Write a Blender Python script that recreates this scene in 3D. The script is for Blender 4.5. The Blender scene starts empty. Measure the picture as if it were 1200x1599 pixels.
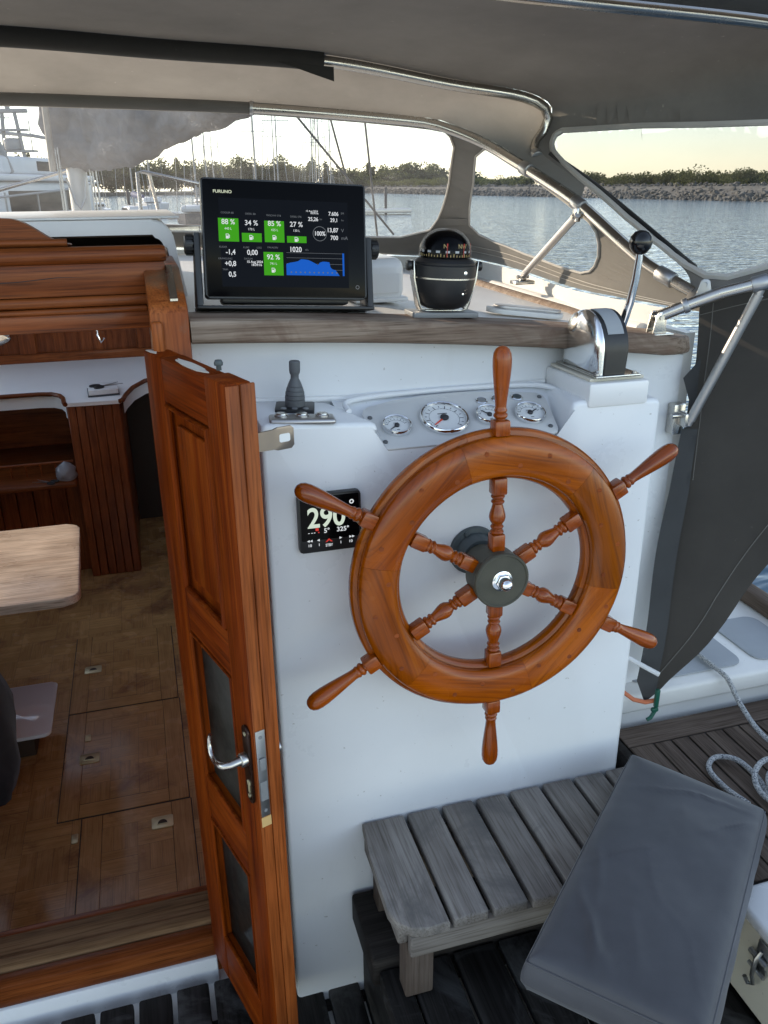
import bpy, bmesh, math, random
from mathutils import Vector, Matrix, noise as mnoise
from mathutils.geometry import delaunay_2d_cdt
random.seed(7)
R = math.radians
S = bpy.context.scene
C = S.collection
# ------------------------------------------------------------------ camera
cam = bpy.data.cameras.new("camera")
cam.sensor_fit = 'HORIZONTAL'; cam.sensor_width = 36.0
cam.lens = 36.0*1268/1200
cam.clip_start = 0.05; cam.clip_end = 6000
camo = bpy.data.objects.new("camera", cam); C.objects.link(camo)
YAW, PIT, ROLL = R(16.2), R(-21.9), R(-0.5)
fw = Vector((math.sin(YAW)*math.cos(PIT), math.cos(YAW)*math.cos(PIT), math.sin(PIT)))
rt = Vector((math.cos(YAW), -math.sin(YAW), 0)); up = rt.cross(fw)
r0 = rt*math.cos(ROLL)+up*math.sin(ROLL); u0 = -rt*math.sin(ROLL)+up*math.cos(ROLL)
camo.matrix_world = Matrix(((r0.x, u0.x, -fw.x, 0), (r0.y, u0.y, -fw.y, 0), (r0.z, u0.z, -fw.z, 1.79), (0, 0, 0, 1)))
S.camera = camo
# ------------------------------------------------------------------ world, sun, exposure
SUN_AZ, SUN_EL = R(-41), R(18)      # azimuth from +Y (bow), negative = port; low evening sun off the port bow
w = bpy.data.worlds.new("World"); S.world = w; w.use_nodes = True
nt = w.node_tree; bg = nt.nodes["Background"]
sky = nt.nodes.new("ShaderNodeTexSky"); sky.sky_type = 'NISHITA'; sky.sun_disc = False
sky.sun_elevation = SUN_EL; sky.sun_rotation = SUN_AZ
sky.air_density = 1.0; sky.dust_density = .25; sky.ozone_density = 1.2
hs = nt.nodes.new('ShaderNodeHueSaturation'); hs.inputs['Saturation'].default_value = .68
nt.links.new(sky.outputs[0], hs.inputs['Color']); nt.links.new(hs.outputs[0], bg.inputs[0]); bg.inputs[1].default_value = 0.15
sun = bpy.data.lights.new("sun", 'SUN'); sun.energy = 3.8; sun.angle = R(0.5); sun.color = (1.0, .83, .62)
suno = bpy.data.objects.new("sun", sun); C.objects.link(suno)
sd = Vector((math.sin(SUN_AZ)*math.cos(SUN_EL), math.cos(SUN_AZ)*math.cos(SUN_EL), math.sin(SUN_EL)))
suno.rotation_euler = sd.to_track_quat('Z', 'Y').to_euler()
S.view_settings.view_transform = 'Standard'; S.view_settings.look = 'None'
S.view_settings.exposure = 1.5; S.view_settings.gamma = 1.0
S.render.engine = 'CYCLES'
cy = S.cycles
cy.use_denoising = True
try: cy.denoiser = 'OPENIMAGEDENOISE'
except Exception: pass
cy.max_bounces = 10; cy.diffuse_bounces = 5; cy.glossy_bounces = 4; cy.transmission_bounces = 6; cy.transparent_max_bounces = 16
cy.caustics_reflective = False; cy.caustics_refractive = False
cy.sample_clamp_indirect = 6.0

# ------------------------------------------------------------------ materials
MATS = {}
def nmat(name):
    m = bpy.data.materials.new(name); m.use_nodes = True
    nt = m.node_tree; p = nt.nodes["Principled BSDF"]
    MATS[name] = m
    return m, nt, p
def N(nt, t, **k):
    n = nt.nodes.new(t)
    for a, b in k.items():
        if a.startswith('i_'):
            n.inputs[a[2:].replace('_', ' ')].default_value = b
        else: setattr(n, a, b)
    return n
def ramp(nt, stops):
    r = nt.nodes.new("ShaderNodeValToRGB"); e = r.color_ramp.elements
    while len(e) > 1: e.remove(e[-1])
    e[0].position = stops[0][0]; e[0].color = (*stops[0][1], 1)
    for pos, c in stops[1:]:
        x = e.new(pos); x.color = (*c, 1)
    return r
def mixrgb(nt, a, b, fac, mode='MIX'):
    m = nt.nodes.new("ShaderNodeMix"); m.data_type = 'RGBA'; m.blend_type = mode
    for sock, v in ((m.inputs[6], a), (m.inputs[7], b), (m.inputs[0], fac)):
        if isinstance(v, bpy.types.NodeSocket): nt.links.new(v, sock)
        elif isinstance(v, tuple): sock.default_value = (*v, 1) if len(v) == 3 else v
        else: sock.default_value = v
    return m.outputs[2]
def coords(nt, scale, uv=False, rnd=True):
    tc = nt.nodes.new("ShaderNodeTexCoord"); mp = nt.nodes.new("ShaderNodeMapping")
    mp.inputs['Scale'].default_value = scale
    src = tc.outputs['UV' if uv else 'Object']
    if rnd:
        oi = nt.nodes.new("ShaderNodeObjectInfo")
        mu = nt.nodes.new("ShaderNodeMath"); mu.operation = 'MULTIPLY'; mu.inputs[1].default_value = 40
        nt.links.new(oi.outputs['Random'], mu.inputs[0])
        ad = nt.nodes.new("ShaderNodeVectorMath"); ad.operation = 'ADD'
        nt.links.new(src, ad.inputs[0]); nt.links.new(mu.outputs[0], ad.inputs[1]); src = ad.outputs[0]
    nt.links.new(src, mp.inputs['Vector'])
    return mp.outputs[0]
def noise(nt, vec, scale=1, detail=5, rough=.6, dist=0):
    n = nt.nodes.new("ShaderNodeTexNoise"); n.inputs['Scale'].default_value = scale
    n.inputs['Detail'].default_value = detail; n.inputs['Roughness'].default_value = rough; n.inputs['Distortion'].default_value = dist
    if vec is not None: nt.links.new(vec, n.inputs['Vector'])
    return n.outputs[0]
def bump(nt, p, h, strength=.3, dist=.002):
    b = nt.nodes.new("ShaderNodeBump"); b.inputs['Strength'].default_value = strength; b.inputs['Distance'].default_value = dist
    nt.links.new(h, b.inputs['Height']); nt.links.new(b.outputs[0], p.inputs['Normal']); return b
def maprange(nt, v, a, b, c, d):
    m = nt.nodes.new("ShaderNodeMapRange")
    for i, x in enumerate((a, b, c, d)): m.inputs[1+i].default_value = x
    nt.links.new(v, m.inputs[0]); return m.outputs[0]

def wood(name, dark, mid, light, axis='Z', rough=.32, coat=.35, bmp=.25, fine=1.0, uv=False, stain=None, tint=False, rnd=True, spec=.14, con=0, fib=.75, dist=.5):
    m, nt, p = nmat(name)
    sc = {'X': (1.6, 34, 34), 'Y': (34, 1.6, 34), 'Z': (34, 34, 1.6)}[axis]
    g = noise(nt, coords(nt, sc, uv, rnd), 1, 6, .62, dist)
    fs = tuple((8 if s < 5 else 260)*fine for s in sc)
    f = noise(nt, coords(nt, fs, uv, rnd), 1, 3, .55)
    b = noise(nt, coords(nt, (3, 3, 3), uv, rnd), 1.6, 3, .6)
    r = ramp(nt, [(.28-con, dark), (.5, mid), (.72+con, light)]); nt.links.new(g, r.inputs[0])
    fr = ramp(nt, [(.30, (.30, .26, .22)), (.47, (.86, .84, .82)), (.6, (1.08, 1.08, 1.08))]); nt.links.new(f, fr.inputs[0])
    c = mixrgb(nt, r.outputs[0], fr.outputs[0], fib, 'MULTIPLY')
    br = ramp(nt, [(.3, (.72, .68, .66)), (.7, (1.12, 1.1, 1.08))]); nt.links.new(b, br.inputs[0])
    c = mixrgb(nt, c, br.outputs[0], .8, 'MULTIPLY')
    if stain:
        s = noise(nt, coords(nt, (2.2, 2.2, 2.2), uv, rnd), 2.0, 7, .65, .8)
        sr = ramp(nt, [(.52, (0, 0, 0)), (.66, (1, 1, 1))]); nt.links.new(s, sr.inputs[0])
        c = mixrgb(nt, c, stain, sr.outputs[0])
    if tint:
        at = nt.nodes.new("ShaderNodeVertexColor"); at.layer_name = 'tint'
        c = mixrgb(nt, c, at.outputs[0], 1.0, 'MULTIPLY')
    nt.links.new(c, p.inputs['Base Color'])
    nt.links.new(maprange(nt, b, .3, .7, rough-.07, rough+.12), p.inputs['Roughness'])
    p.inputs['Coat Weight'].default_value = coat*.5; p.inputs['Coat Roughness'].default_value = .15; p.inputs['Specular IOR Level'].default_value = spec
    bump(nt, p, f, bmp, .0012)
    return m
def paint(name, col, rough=.3, var=.06, bmp=.05, dirt=None, scale=3, metallic=0, coat=0, wavy=0):
    m, nt, p = nmat(name)
    v = noise(nt, coords(nt, (1, 1, 1)), scale, 6, .65)
    lo = tuple(max(0, c*(1-var)) for c in col); hi = tuple(min(1, c*(1+var)) for c in col)
    r = ramp(nt, [(.3, lo), (.7, hi)]); nt.links.new(v, r.inputs[0]); c = r.outputs[0]
    if dirt:
        d = noise(nt, coords(nt, (9, 9, 2.2)), 1.2, 8, .7, .6)
        dr = ramp(nt, [(.60, (0, 0, 0)), (.85, (.22, .22, .22))]); nt.links.new(d, dr.inputs[0])
        c = mixrgb(nt, c, dirt, dr.outputs[0])
        sp = noise(nt, coords(nt, (1, 1, 1)), 90, 2, .5)
        s2 = ramp(nt, [(.74, (0, 0, 0)), (.78, (.55, .55, .55))]); nt.links.new(sp, s2.inputs[0])
        c = mixrgb(nt, c, tuple(x*.6 for x in dirt), s2.outputs[0])
    nt.links.new(c, p.inputs['Base Color'])
    nt.links.new(maprange(nt, v, .3, .7, max(.03, rough-.06), rough+.08), p.inputs['Roughness'])
    p.inputs['Metallic'].default_value = metallic; p.inputs['Coat Weight'].default_value = coat
    fb = noise(nt, coords(nt, (1, 1, 1)), 6 if wavy else 160, 2, .5)
    bump(nt, p, fb, wavy if wavy else bmp, .004 if wavy else .001)
    return m
def metal(name, col, rough=.15, smudge=.12, scale=14):
    m, nt, p = nmat(name)
    p.inputs['Base Color'].default_value = (*col, 1); p.inputs['Metallic'].default_value = 1
    v = noise(nt, coords(nt, (1, 1, 1)), scale, 6, .7)
    nt.links.new(maprange(nt, v, .3, .75, rough, rough+smudge), p.inputs['Roughness'])
    bump(nt, p, noise(nt, coords(nt, (1, 1, 1)), 60, 3), .04, .001)
    return m
def cloth(name, col, trans=.12, weave=900, fold=.25, rough=.85, spots=True, fs=3.2, fd=.03):
    m, nt, p = nmat(name)
    v = noise(nt, coords(nt, (1, 1, 1)), 2.2, 7, .65)
    r = ramp(nt, [(.3, tuple(x*.74 for x in col)), (.7, tuple(x*1.22 for x in col))]); nt.links.new(v, r.inputs[0]); c = r.outputs[0]
    if spots:
        s = noise(nt, coords(nt, (1, 1, 1)), 55, 3, .6); s2 = ramp(nt, [(.70, (0, 0, 0)), (.78, (.6, .6, .6))]); nt.links.new(s, s2.inputs[0])
        c = mixrgb(nt, c, tuple(min(1, x*2.1) for x in col), s2.outputs[0])
    nt.links.new(c, p.inputs['Base Color']); p.inputs['Roughness'].default_value = rough
    p.inputs['Specular IOR Level'].default_value = .25
    p.inputs['Sheen Weight'].default_value = .15
    wv = noise(nt, coords(nt, (weave, weave, weave)), 1, 1); fo = noise(nt, coords(nt, (1, 1, 1)), fs, 3, .5)
    b1 = nt.nodes.new("ShaderNodeBump"); b1.inputs['Strength'].default_value = fold; b1.inputs['Distance'].default_value = fd; nt.links.new(fo, b1.inputs['Height'])
    b2 = nt.nodes.new("ShaderNodeBump"); b2.inputs['Strength'].default_value = .25; b2.inputs['Distance'].default_value = .0006; nt.links.new(wv, b2.inputs['Height'])
    nt.links.new(b1.outputs[0], b2.inputs['Normal']); nt.links.new(b2.outputs[0], p.inputs['Normal'])
    if trans > 0:
        t = nt.nodes.new("ShaderNodeBsdfTranslucent"); nt.links.new(mixrgb(nt, c, (1.0, .86, .7), .35, 'MULTIPLY'), t.inputs[0])
        ms = nt.nodes.new("ShaderNodeMixShader"); ms.inputs[0].default_value = trans
        out = [n for n in nt.nodes if n.type == 'OUTPUT_MATERIAL'][0]
        nt.links.new(p.outputs[0], ms.inputs[1]); nt.links.new(t.outputs[0], ms.inputs[2]); nt.links.new(ms.outputs[0], out.inputs[0])
    return m
def pane(name, tint, haze=.06, drops=True):
    m, nt, p = nmat(name)
    out = [n for n in nt.nodes if n.type == 'OUTPUT_MATERIAL'][0]; nt.nodes.remove(p)
    tr = nt.nodes.new("ShaderNodeBsdfTransparent"); tr.inputs[0].default_value = (*tint, 1)
    df = nt.nodes.new("ShaderNodeBsdfTranslucent"); df.inputs[0].default_value = (.8, .78, .74, 1)
    gl = nt.nodes.new("ShaderNodeBsdfGlossy"); gl.inputs['Roughness'].default_value = .06
    cl = noise(nt, coords(nt, (1, 1, 1)), 3, 6, .7); fac = maprange(nt, cl, .35, .7, haze*.35, haze*1.7)
    if drops:
        dn = noise(nt, coords(nt, (1, 1, .7)), 260, 2, .5); blot = noise(nt, coords(nt, (1, 1, 1)), 5, 3, .6)
        mu = nt.nodes.new("ShaderNodeMath"); mu.operation = 'MULTIPLY'; nt.links.new(dn, mu.inputs[0]); nt.links.new(blot, mu.inputs[1])
        d2 = maprange(nt, mu.outputs[0], .37, .45, 0, .16)
        ad = nt.nodes.new("ShaderNodeMath"); ad.operation = 'ADD'; nt.links.new(fac, ad.inputs[0]); nt.links.new(d2, ad.inputs[1]); fac = ad.outputs[0]
    m1 = nt.nodes.new("ShaderNodeMixShader"); nt.links.new(fac, m1.inputs[0]); nt.links.new(tr.outputs[0], m1.inputs[1]); nt.links.new(df.outputs[0], m1.inputs[2])
    fr = nt.nodes.new("ShaderNodeFresnel"); fr.inputs[0].default_value = 1.3
    b = nt.nodes.new("ShaderNodeBump"); b.inputs['Strength'].default_value = .12; b.inputs['Distance'].default_value = .006
    nt.links.new(noise(nt, coords(nt, (1, 1, 1)), 7, 2), b.inputs['Height']); nt.links.new(b.outputs[0], gl.inputs['Normal'])
    mf = nt.nodes.new("ShaderNodeMath"); mf.operation = 'MULTIPLY'; mf.inputs[1].default_value = .35; nt.links.new(fr.outputs[0], mf.inputs[0])
    m2 = nt.nodes.new("ShaderNodeMixShader"); nt.links.new(mf.outputs[0], m2.inputs[0]); nt.links.new(m1.outputs[0], m2.inputs[1]); nt.links.new(gl.outputs[0], m2.inputs[2])
    nt.links.new(m2.outputs[0], out.inputs[0])
    return m
def emit(name, col, s=1.0):
    m, nt, p = nmat(name)
    p.inputs['Base Color'].default_value = (.002, .002, .002, 1); p.inputs['Roughness'].default_value = .1; p.inputs['Specular IOR Level'].default_value = .05
    p.inputs['Emission Color'].default_value = (*col, 1); p.inputs['Emission Strength'].default_value = s
    return m

# varnished timber
VD, VM, VL = (.17, .032, .0005), (.33, .074, .0005), (.50, .132, .002)
wood('rim_wood', VD, VM, VL, 'X', .2, .6, .10, uv=True, tint=True, spec=.18, con=.16, fib=.5, dist=.2)
wood('spoke_wood', (.15, .025, .0005), (.28, .054, .0005), (.42, .096, .002), 'Y', .2, .7, .10, spec=.28, con=.12, fib=.5)
wood('plug_wood', (.14, .03, .006), (.28, .065, .012), (.36, .09, .02), 'X', .3, .5)
DD, DM, DL = (.10, .012, .001), (.19, .032, .002), (.29, .062, .005)
wood('door_wood', DD, DM, DL, 'Z', .5, .0, .25, spec=.08)
wood('door_wood_cross', DD, DM, DL, 'X', .5, .0, .25, spec=.08)
wood('edge_wood', (.19, .045, .010), (.30, .080, .018), (.38, .115, .030), 'Z', .42, .2, .3)
wood('trim_wood', (.09, .022, .005), (.17, .045, .010), (.25, .075, .019), 'X', .4, .25, .3)
wood('jamb_wood', (.17, .040, .008), (.30, .080, .017), (.40, .125, .032), 'Z', .4, .3, .25, stain=(.16, .09, .05))
wood('saloon_wood', (.13, .034, .011), (.24, .065, .02), (.33, .10, .03), 'Z', .35, .35, .15)
wood('saloon_wood_cross', (.13, .034, .011), (.25, .07, .02), (.34, .105, .03), 'X', .35, .35, .15)
wood('parquet', (.38, .22, .085), (.50, .31, .125), (.60, .39, .17), 'X', .22, .9, .1, stain=(.24, .125, .06), rnd=False, fib=.35, con=.08)
wood('parquet_across', (.35, .20, .078), (.46, .28, .115), (.56, .36, .155), 'Y', .22, .9, .1, stain=(.24, .125, .06), rnd=False, fib=.35, con=.08)
wood('sill_wood', (.13, .072, .034), (.20, .118, .058), (.27, .17, .09), 'X', .6, .05, .4)
wood('grey_teak', (.14, .13, .12), (.235, .222, .207), (.32, .305, .285), 'Y', .75, 0, .6, stain=(.13, .122, .115), con=.08, fib=.6)
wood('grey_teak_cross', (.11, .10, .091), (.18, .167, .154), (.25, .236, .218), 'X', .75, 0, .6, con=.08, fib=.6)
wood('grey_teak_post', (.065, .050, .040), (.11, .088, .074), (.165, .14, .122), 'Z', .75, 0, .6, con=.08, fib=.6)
wood('beam_teak', (.15, .105, .075), (.26, .20, .155), (.37, .31, .25), 'X', .6, 0, .5, stain=(.14, .085, .06))
wood('dark_grating', (.012, .0115, .011), (.022, .021, .020), (.040, .038, .037), 'Y', .6, 0, .5, stain=(.085, .084, .082))
wood('dark_grating_cross', (.014, .012, .011), (.026, .023, .021), (.045, .041, .038), 'X', .6, 0, .5)
wood('deck_teak', (.068, .050, .039), (.118, .090, .071), (.17, .135, .11), 'Y', .65, 0, .5)
wood('deck_teak_cross', (.075, .056, .043), (.13, .10, .08), (.18, .145, .12), 'X', .65, 0, .5)
wood('table_wood', (.50, .40, .32), (.62, .52, .43), (.72, .62, .53), 'X', .3, .5, .1)
# paints and plastics
paint('gelcoat', (.76, .775, .79), .3, .03, .04, dirt=(.5, .47, .42), wavy=.05)
paint('deck_white', (.72, .71, .68), .42, .05, .1, dirt=(.42, .38, .32))
paint('panel_white', (.60, .60, .585), .42, .03)
paint('ivory', (.62, .58, .48), .35, .05, dirt=(.4, .35, .27))
paint('lid_white', (.78, .78, .77), .3, .03)
paint('counter_white', (.86, .86, .84), .5, .02)
paint('nonskid', (.32, .34, .36), .8, .08, .5)
paint('black_plastic', (.012, .012, .013), .42, .1, .12)
paint('black_gloss', (.003, .003, .0035), .08, .1, .0)
MATS['black_gloss'].node_tree.nodes['Principled BSDF'].inputs['Specular IOR Level'].default_value = .07
paint('black_shiny', (.006, .006, .007), .06, .1, .0)
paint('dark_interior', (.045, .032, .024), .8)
paint('grey_rubber', (.10, .105, .11), .6, .08)
paint('grey_plastic', (.20, .205, .21), .45, .06)
paint('bronze', (.066, .062, .045), .5, .2, .15, dirt=(.16, .15, .11), metallic=.1, scale=12)
paint('flange_grey', (.07, .085, .09), .45, .15, .1, metallic=.3)
paint('brown_plate', (.035, .016, .010), .25, .2, metallic=.5)
paint('brass', (.62, .55, .34), .4, .12, metallic=.5)
paint('needle_red', (.75, .06, .02), .4)
paint('dial_face', (.74, .75, .74), .3, .02)
paint('ink', (.03, .03, .035), .5)
paint('gold_ink', (.75, .55, .22), .4)
paint('red_ink', (.55, .05, .03), .4)
paint('orange_cord', (.55, .16, .07), .5)
paint('green_plastic', (.01, .09, .06), .35)
paint('raw_wood', (.55, .36, .14), .7, .15)
paint('worn_paint', (.62, .58, .5), .7, .2, .3)
paint('bag_plastic', (.26, .26, .27), .12, .3, wavy=.8)
paint('stool_white', (.80, .90, .95), .08, .03, .02, coat=.8)
paint('paper', (.75, .75, .74), .7, .05)
paint('notebook', (.05, .06, .07), .5)
paint('seam_caulk', (.016, .015, .014), .6)
metal('chrome', (.78, .79, .8), .05, .07)
metal('pitted_chrome', (.78, .79, .80), .12, .10, 22)
metal('stainless', (.50, .485, .455), .17, .18)
metal('dull_steel', (.42, .43, .44), .32, .2)
metal('tube_grey', (.50, .49, .48), .38, .15)
metal('copper_strap', (.30, .25, .21), .3, .2)
# fabrics
cloth('canvas', (.235, .222, .20), .38, fold=.3)  # forward roof strip: sunlit glow put into a paler, more translucent copy
cloth('canvas_shaded', (.175, .162, .145), .12, fold=.35)  # same roof cloth; shade of the aft part put into a darker copy
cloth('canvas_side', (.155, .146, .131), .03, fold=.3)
cloth('canvas_dark', (.055, .056, .057), .05, fold=.15)
cloth('weather_canvas', (.058, .053, .048), .45, fold=.2)
cloth('sleeve', (.035, .033, .031), 0, fold=.5)
cloth('sleeve_grey', (.11, .105, .10), 0, fold=.4)
cloth('cushion_vinyl', (.066, .067, .075), 0, weave=500, fold=.75, rough=.5, spots=False)
cloth('sail_cover', (.36, .36, .375), .34, fold=1.0, fs=4, fd=.09, spots=False)
cloth('jacket', (.014, .014, .016), 0, fold=.6)
cloth('vinyl_edge', (.55, .53, .49), .25, fold=.4, spots=False)
pane('vinyl', (.62, .625, .635), .05)
pane('frosted_glass', (.12, .12, .12), .45, False)
pane('clear_glass', (.96, .96, .96), .0, False)
pane('door_glass', (.16, .15, .13), .24, False)
pane('dome_glass', (.80, .80, .81), .0, False)
emit('screen_white', (.25, .26, .27)); emit('screen_green', (.016, .118, .002)); emit('screen_blue', (.002, .036, .19))
emit('screen_grey', (.05, .055, .06)); emit('screen_red', (.20, .015, .012)); emit('screen_cream', (.22, .25, .21)); emit('screen_dark', (.0006, .0008, .0016))

# ------------------------------------------------------------------ mesh builder
class MB:
    def __init__(s): s.bm = bmesh.new(); s.mi = 0; s.mats = []
    def mat(s, name):
        if name not in s.mats: s.mats.append(name)
        s.mi = s.mats.index(name); return s
    def _tag(s, faces):
        for f in faces: f.material_index = s.mi
    def box(s, x0, x1, y0, y1, z0, z1, bev=0.0, seg=2, M=None, taper=None):
        vs = [s.bm.verts.new((x, y, z)) for x in (x0, x1) for y in (y0, y1) for z in (z0, z1)]
        q = [(0, 1, 3, 2), (4, 6, 7, 5), (0, 4, 5, 1), (2, 3, 7, 6), (0, 2, 6, 4), (1, 5, 7, 3)]
        fs = [s.bm.faces.new([vs[i] for i in f]) for f in q]; s._tag(fs)
        if taper: taper(vs)
        if bev > 0:
            r = bmesh.ops.bevel(s.bm, geom=list({e for f in fs for e in f.edges}), offset=bev, segments=seg, affect='EDGES', profile=.5, clamp_overlap=True)
            vs = list({v for f in r['faces'] for v in f.verts} | {v for v in vs if v.is_valid}); s._tag(r['faces'])
        if M is not None: bmesh.ops.transform(s.bm, matrix=M, verts=[v for v in vs if v.is_valid])
        return s
    def rings(s, rings, closed=False, cap=True, ring_closed=True):
        n = len(rings[0]); V = [[s.bm.verts.new(p) for p in r] for r in rings]; fs = []
        K = len(V)
        for a in range(K if closed else K-1):
            A, B = V[a], V[(a+1) % K]
            for i in range(n if ring_closed else n-1):
                j = (i+1) % n
                try: fs.append(s.bm.faces.new((A[i], A[j], B[j], B[i])))
                except ValueError: pass
        if cap and not closed and ring_closed:
            for r in (V[0][::-1], V[-1]):
                try: fs.append(s.bm.faces.new(r))
                except ValueError: pass
        s._tag(fs); return fs
    def tube(s, pts, r, n=12, closed=False, cap=True):
        P = [Vector(p) for p in pts]; K = len(P); rr = r if isinstance(r, (list, tuple)) else [r]*K
        T = []
        for i in range(K):
            a = P[i-1] if (i > 0 or closed) else P[i]; b = P[(i+1) % K] if (i < K-1 or closed) else P[i]
            T.append((b-a).normalized())
        ref = Vector((0, 0, 1)) if abs(T[0].z) < .9 else Vector((1, 0, 0))
        u = T[0].cross(ref).normalized(); out = []
        for i in range(K):
            u = (u - T[i]*u.dot(T[i])).normalized(); v = T[i].cross(u)
            out.append([P[i]+(u*math.cos(2*math.pi*k/n)+v*math.sin(2*math.pi*k/n))*rr[i] for k in range(n)])
        s.rings(out, closed, cap); return s
    def cyl(s, a, b, r, r2=None, n=24, bev=0):
        a, b = Vector(a), Vector(b); d = (b-a); L = d.length; d.normalize(); r2 = r if r2 is None else r2
        if bev > 0:
            return s.tube([a, a, a+d*bev, b-d*bev, b, b][1:5], [r-bev, r, r2, r2-bev], n) if False else s._cylb(a, d, L, r, r2, n, bev)
        return s._cylb(a, d, L, r, r2, n, 0)
    def _cylb(s, a, d, L, r, r2, n, bev):
        prof = [(r, 0), (r2, L)] if bev <= 0 else [(r-bev, 0), (r-bev*.3, bev*.3), (r, bev), (r2, L-bev), (r2-bev*.3, L-bev*.3), (r2-bev, L)]
        return s.lathe(prof, n, s.frame(a, d))
    @staticmethod
    def frame(o, d):
        d = Vector(d).normalized(); q = d.to_track_quat('Z', 'Y')
        return Matrix.Translation(Vector(o)) @ q.to_matrix().to_4x4()
    def lathe(s, prof, n=32, M=None, closed=False):
        rings = [[Vector((max(r, 1e-5)*math.cos(2*math.pi*k/n), max(r, 1e-5)*math.sin(2*math.pi*k/n), z)) for k in range(n)] for r, z in prof]
        if M is not None: rings = [[M @ p for p in r] for r in rings]
        s.rings(rings, closed, cap=len({round(z, 7) for r, z in prof}) > 1); return s
    def prism(s, poly, z0, z1, M=None, bev=0, seg=2):
        M = M or Matrix()
        a = [s.bm.verts.new(Vector((x, y, z0))) for x, y in poly]; b = [s.bm.verts.new(Vector((x, y, z1))) for x, y in poly]
        n = len(poly); fs = [s.bm.faces.new(a[::-1]), s.bm.faces.new(b)]
        for i in range(n): fs.append(s.bm.faces.new((a[i], a[(i+1) % n], b[(i+1) % n], b[i])))
        s._tag(fs); vs = a+b
        if bev > 0:
            r = bmesh.ops.bevel(s.bm, geom=list(fs[0].edges)+list(fs[1].edges), offset=bev, segments=seg, affect='EDGES', profile=.5, clamp_overlap=True)
            vs = list({v for f in r['faces'] for v in f.verts} | {v for v in vs if v.is_valid}); s._tag(r['faces'])
        bmesh.ops.transform(s.bm, matrix=M, verts=[v for v in vs if v.is_valid])
        return s
    def patch(s, outer, holes, f, nu, nv):
        """fill outer polygon minus holes in (u,v) and map through f"""
        pts = []; edges = []
        def dens(poly):
            o = []
            for (a, b), (c, d) in zip(poly, poly[1:]+poly[:1]):
                k = max(1, int(max(abs(c-a)*nu, abs(d-b)*nv)))
                o += [(a+(c-a)*i/k, b+(d-b)*i/k) for i in range(k)]
            return o
        loops = [dens(outer)]+[dens(h) for h in holes]
        for L in loops:
            o = len(pts); pts += L; edges += [(o+i, o+(i+1) % len(L)) for i in range(len(L))]
        def ins(p, poly):
            r = False; x, y = p; j = len(poly)-1
            for i in range(len(poly)):
                if (poly[i][1] > y) != (poly[j][1] > y) and x < (poly[j][0]-poly[i][0])*(y-poly[i][1])/(poly[j][1]-poly[i][1])+poly[i][0]: r = not r
                j = i
            return r
        us = [p[0] for p in outer]; vs = [p[1] for p in outer]
        i0, i1 = int(min(us)*nu), int(max(us)*nu)+1; j0, j1 = int(min(vs)*nv), int(max(vs)*nv)+1
        for i in range(i0, i1+1):
            for j in range(j0, j1+1):
                p = (i/nu+.13/nu*(j % 2), j/nv)
                if ins(p, outer) and not any(ins(p, h) for h in holes): pts.append(p)
        V, E, F, *_ = delaunay_2d_cdt([Vector(p) for p in pts], edges, [], 0, 1e-6)
        bv = [s.bm.verts.new(f(p.x, p.y)) for p in V]; fs = []
        for t in F:
            c = sum((V[i] for i in t), Vector((0, 0)))/len(t)
            if ins(c, outer) and not any(ins(c, h) for h in holes):
                try: fs.append(s.bm.faces.new([bv[i] for i in t]))
                except ValueError: pass
        s._tag(fs)
        for v in bv:
            if not v.link_faces: s.bm.verts.remove(v)
        return s
    def text(s, t, size, M, bold=.0, align='CENTER', depth=0.0, sx=1):
        cu = bpy.data.curves.new('t', 'FONT'); cu.body = t; cu.size = size; cu.align_x = align; cu.align_y = 'CENTER'; cu.offset = bold*size; cu.extrude = depth
        o = bpy.data.objects.new('t', cu); C.objects.link(o)
        dg = bpy.context.evaluated_depsgraph_get(); me = bpy.data.meshes.new_from_object(o.evaluated_get(dg))
        bm2 = bmesh.new(); bm2.from_mesh(me); bmesh.ops.transform(bm2, matrix=M @ Matrix.Diagonal((sx, 1, 1, 1)), verts=bm2.verts)
        mp = {v: s.bm.verts.new(v.co) for v in bm2.verts}; fs = []
        for f in bm2.faces:
            try: fs.append(s.bm.faces.new([mp[v] for v in f.verts]))
            except ValueError: pass
        s._tag(fs); bm2.free(); bpy.data.objects.remove(o); bpy.data.curves.remove(cu); bpy.data.meshes.remove(me)
        return s
    def build(s, name, mats=None, parent=None, smooth=38, recalc=True, loc=None):
        if recalc: bmesh.ops.recalc_face_normals(s.bm, faces=s.bm.faces)
        me = bpy.data.meshes.new(name); s.bm.to_mesh(me); s.bm.free()
        names = s.mats or ([mats] if isinstance(mats, str) else mats)
        for n in names: me.materials.append(MATS[n])
        if smooth:
            me.polygons.foreach_set('use_smooth', [True]*len(me.polygons))
            me.set_sharp_from_angle(angle=R(smooth))
        o = bpy.data.objects.new(name, me); C.objects.link(o)
        if parent is not None: o.parent = parent
        if loc is not None: o.location = loc
        return o
def tag(o, label=None, cat=None, group=None, kind=None):
    for k, v in (('label', label), ('category', cat), ('group', group), ('kind', kind)):
        if v: o[k] = v
    return o
def thing(name, label, cat, loc=(0, 0, 0), rot=(0, 0, 0), group=None):
    o = bpy.data.objects.new(name, None); C.objects.link(o); o.empty_display_size = .05
    o.location = loc; o.rotation_euler = rot
    return tag(o, label, cat, group)
def copy_tree(o, parent=None):
    c = o.copy(); C.objects.link(c)
    if parent is not None: c.parent = parent
    for ch in list(o.children): copy_tree(ch, c)
    return c
def cr(x, y, r, n=6, a0=0, a1=90):
    return [(x+r*math.cos(R(a0+(a1-a0)*i/n)), y+r*math.sin(R(a0+(a1-a0)*i/n))) for i in range(n+1)]
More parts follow.
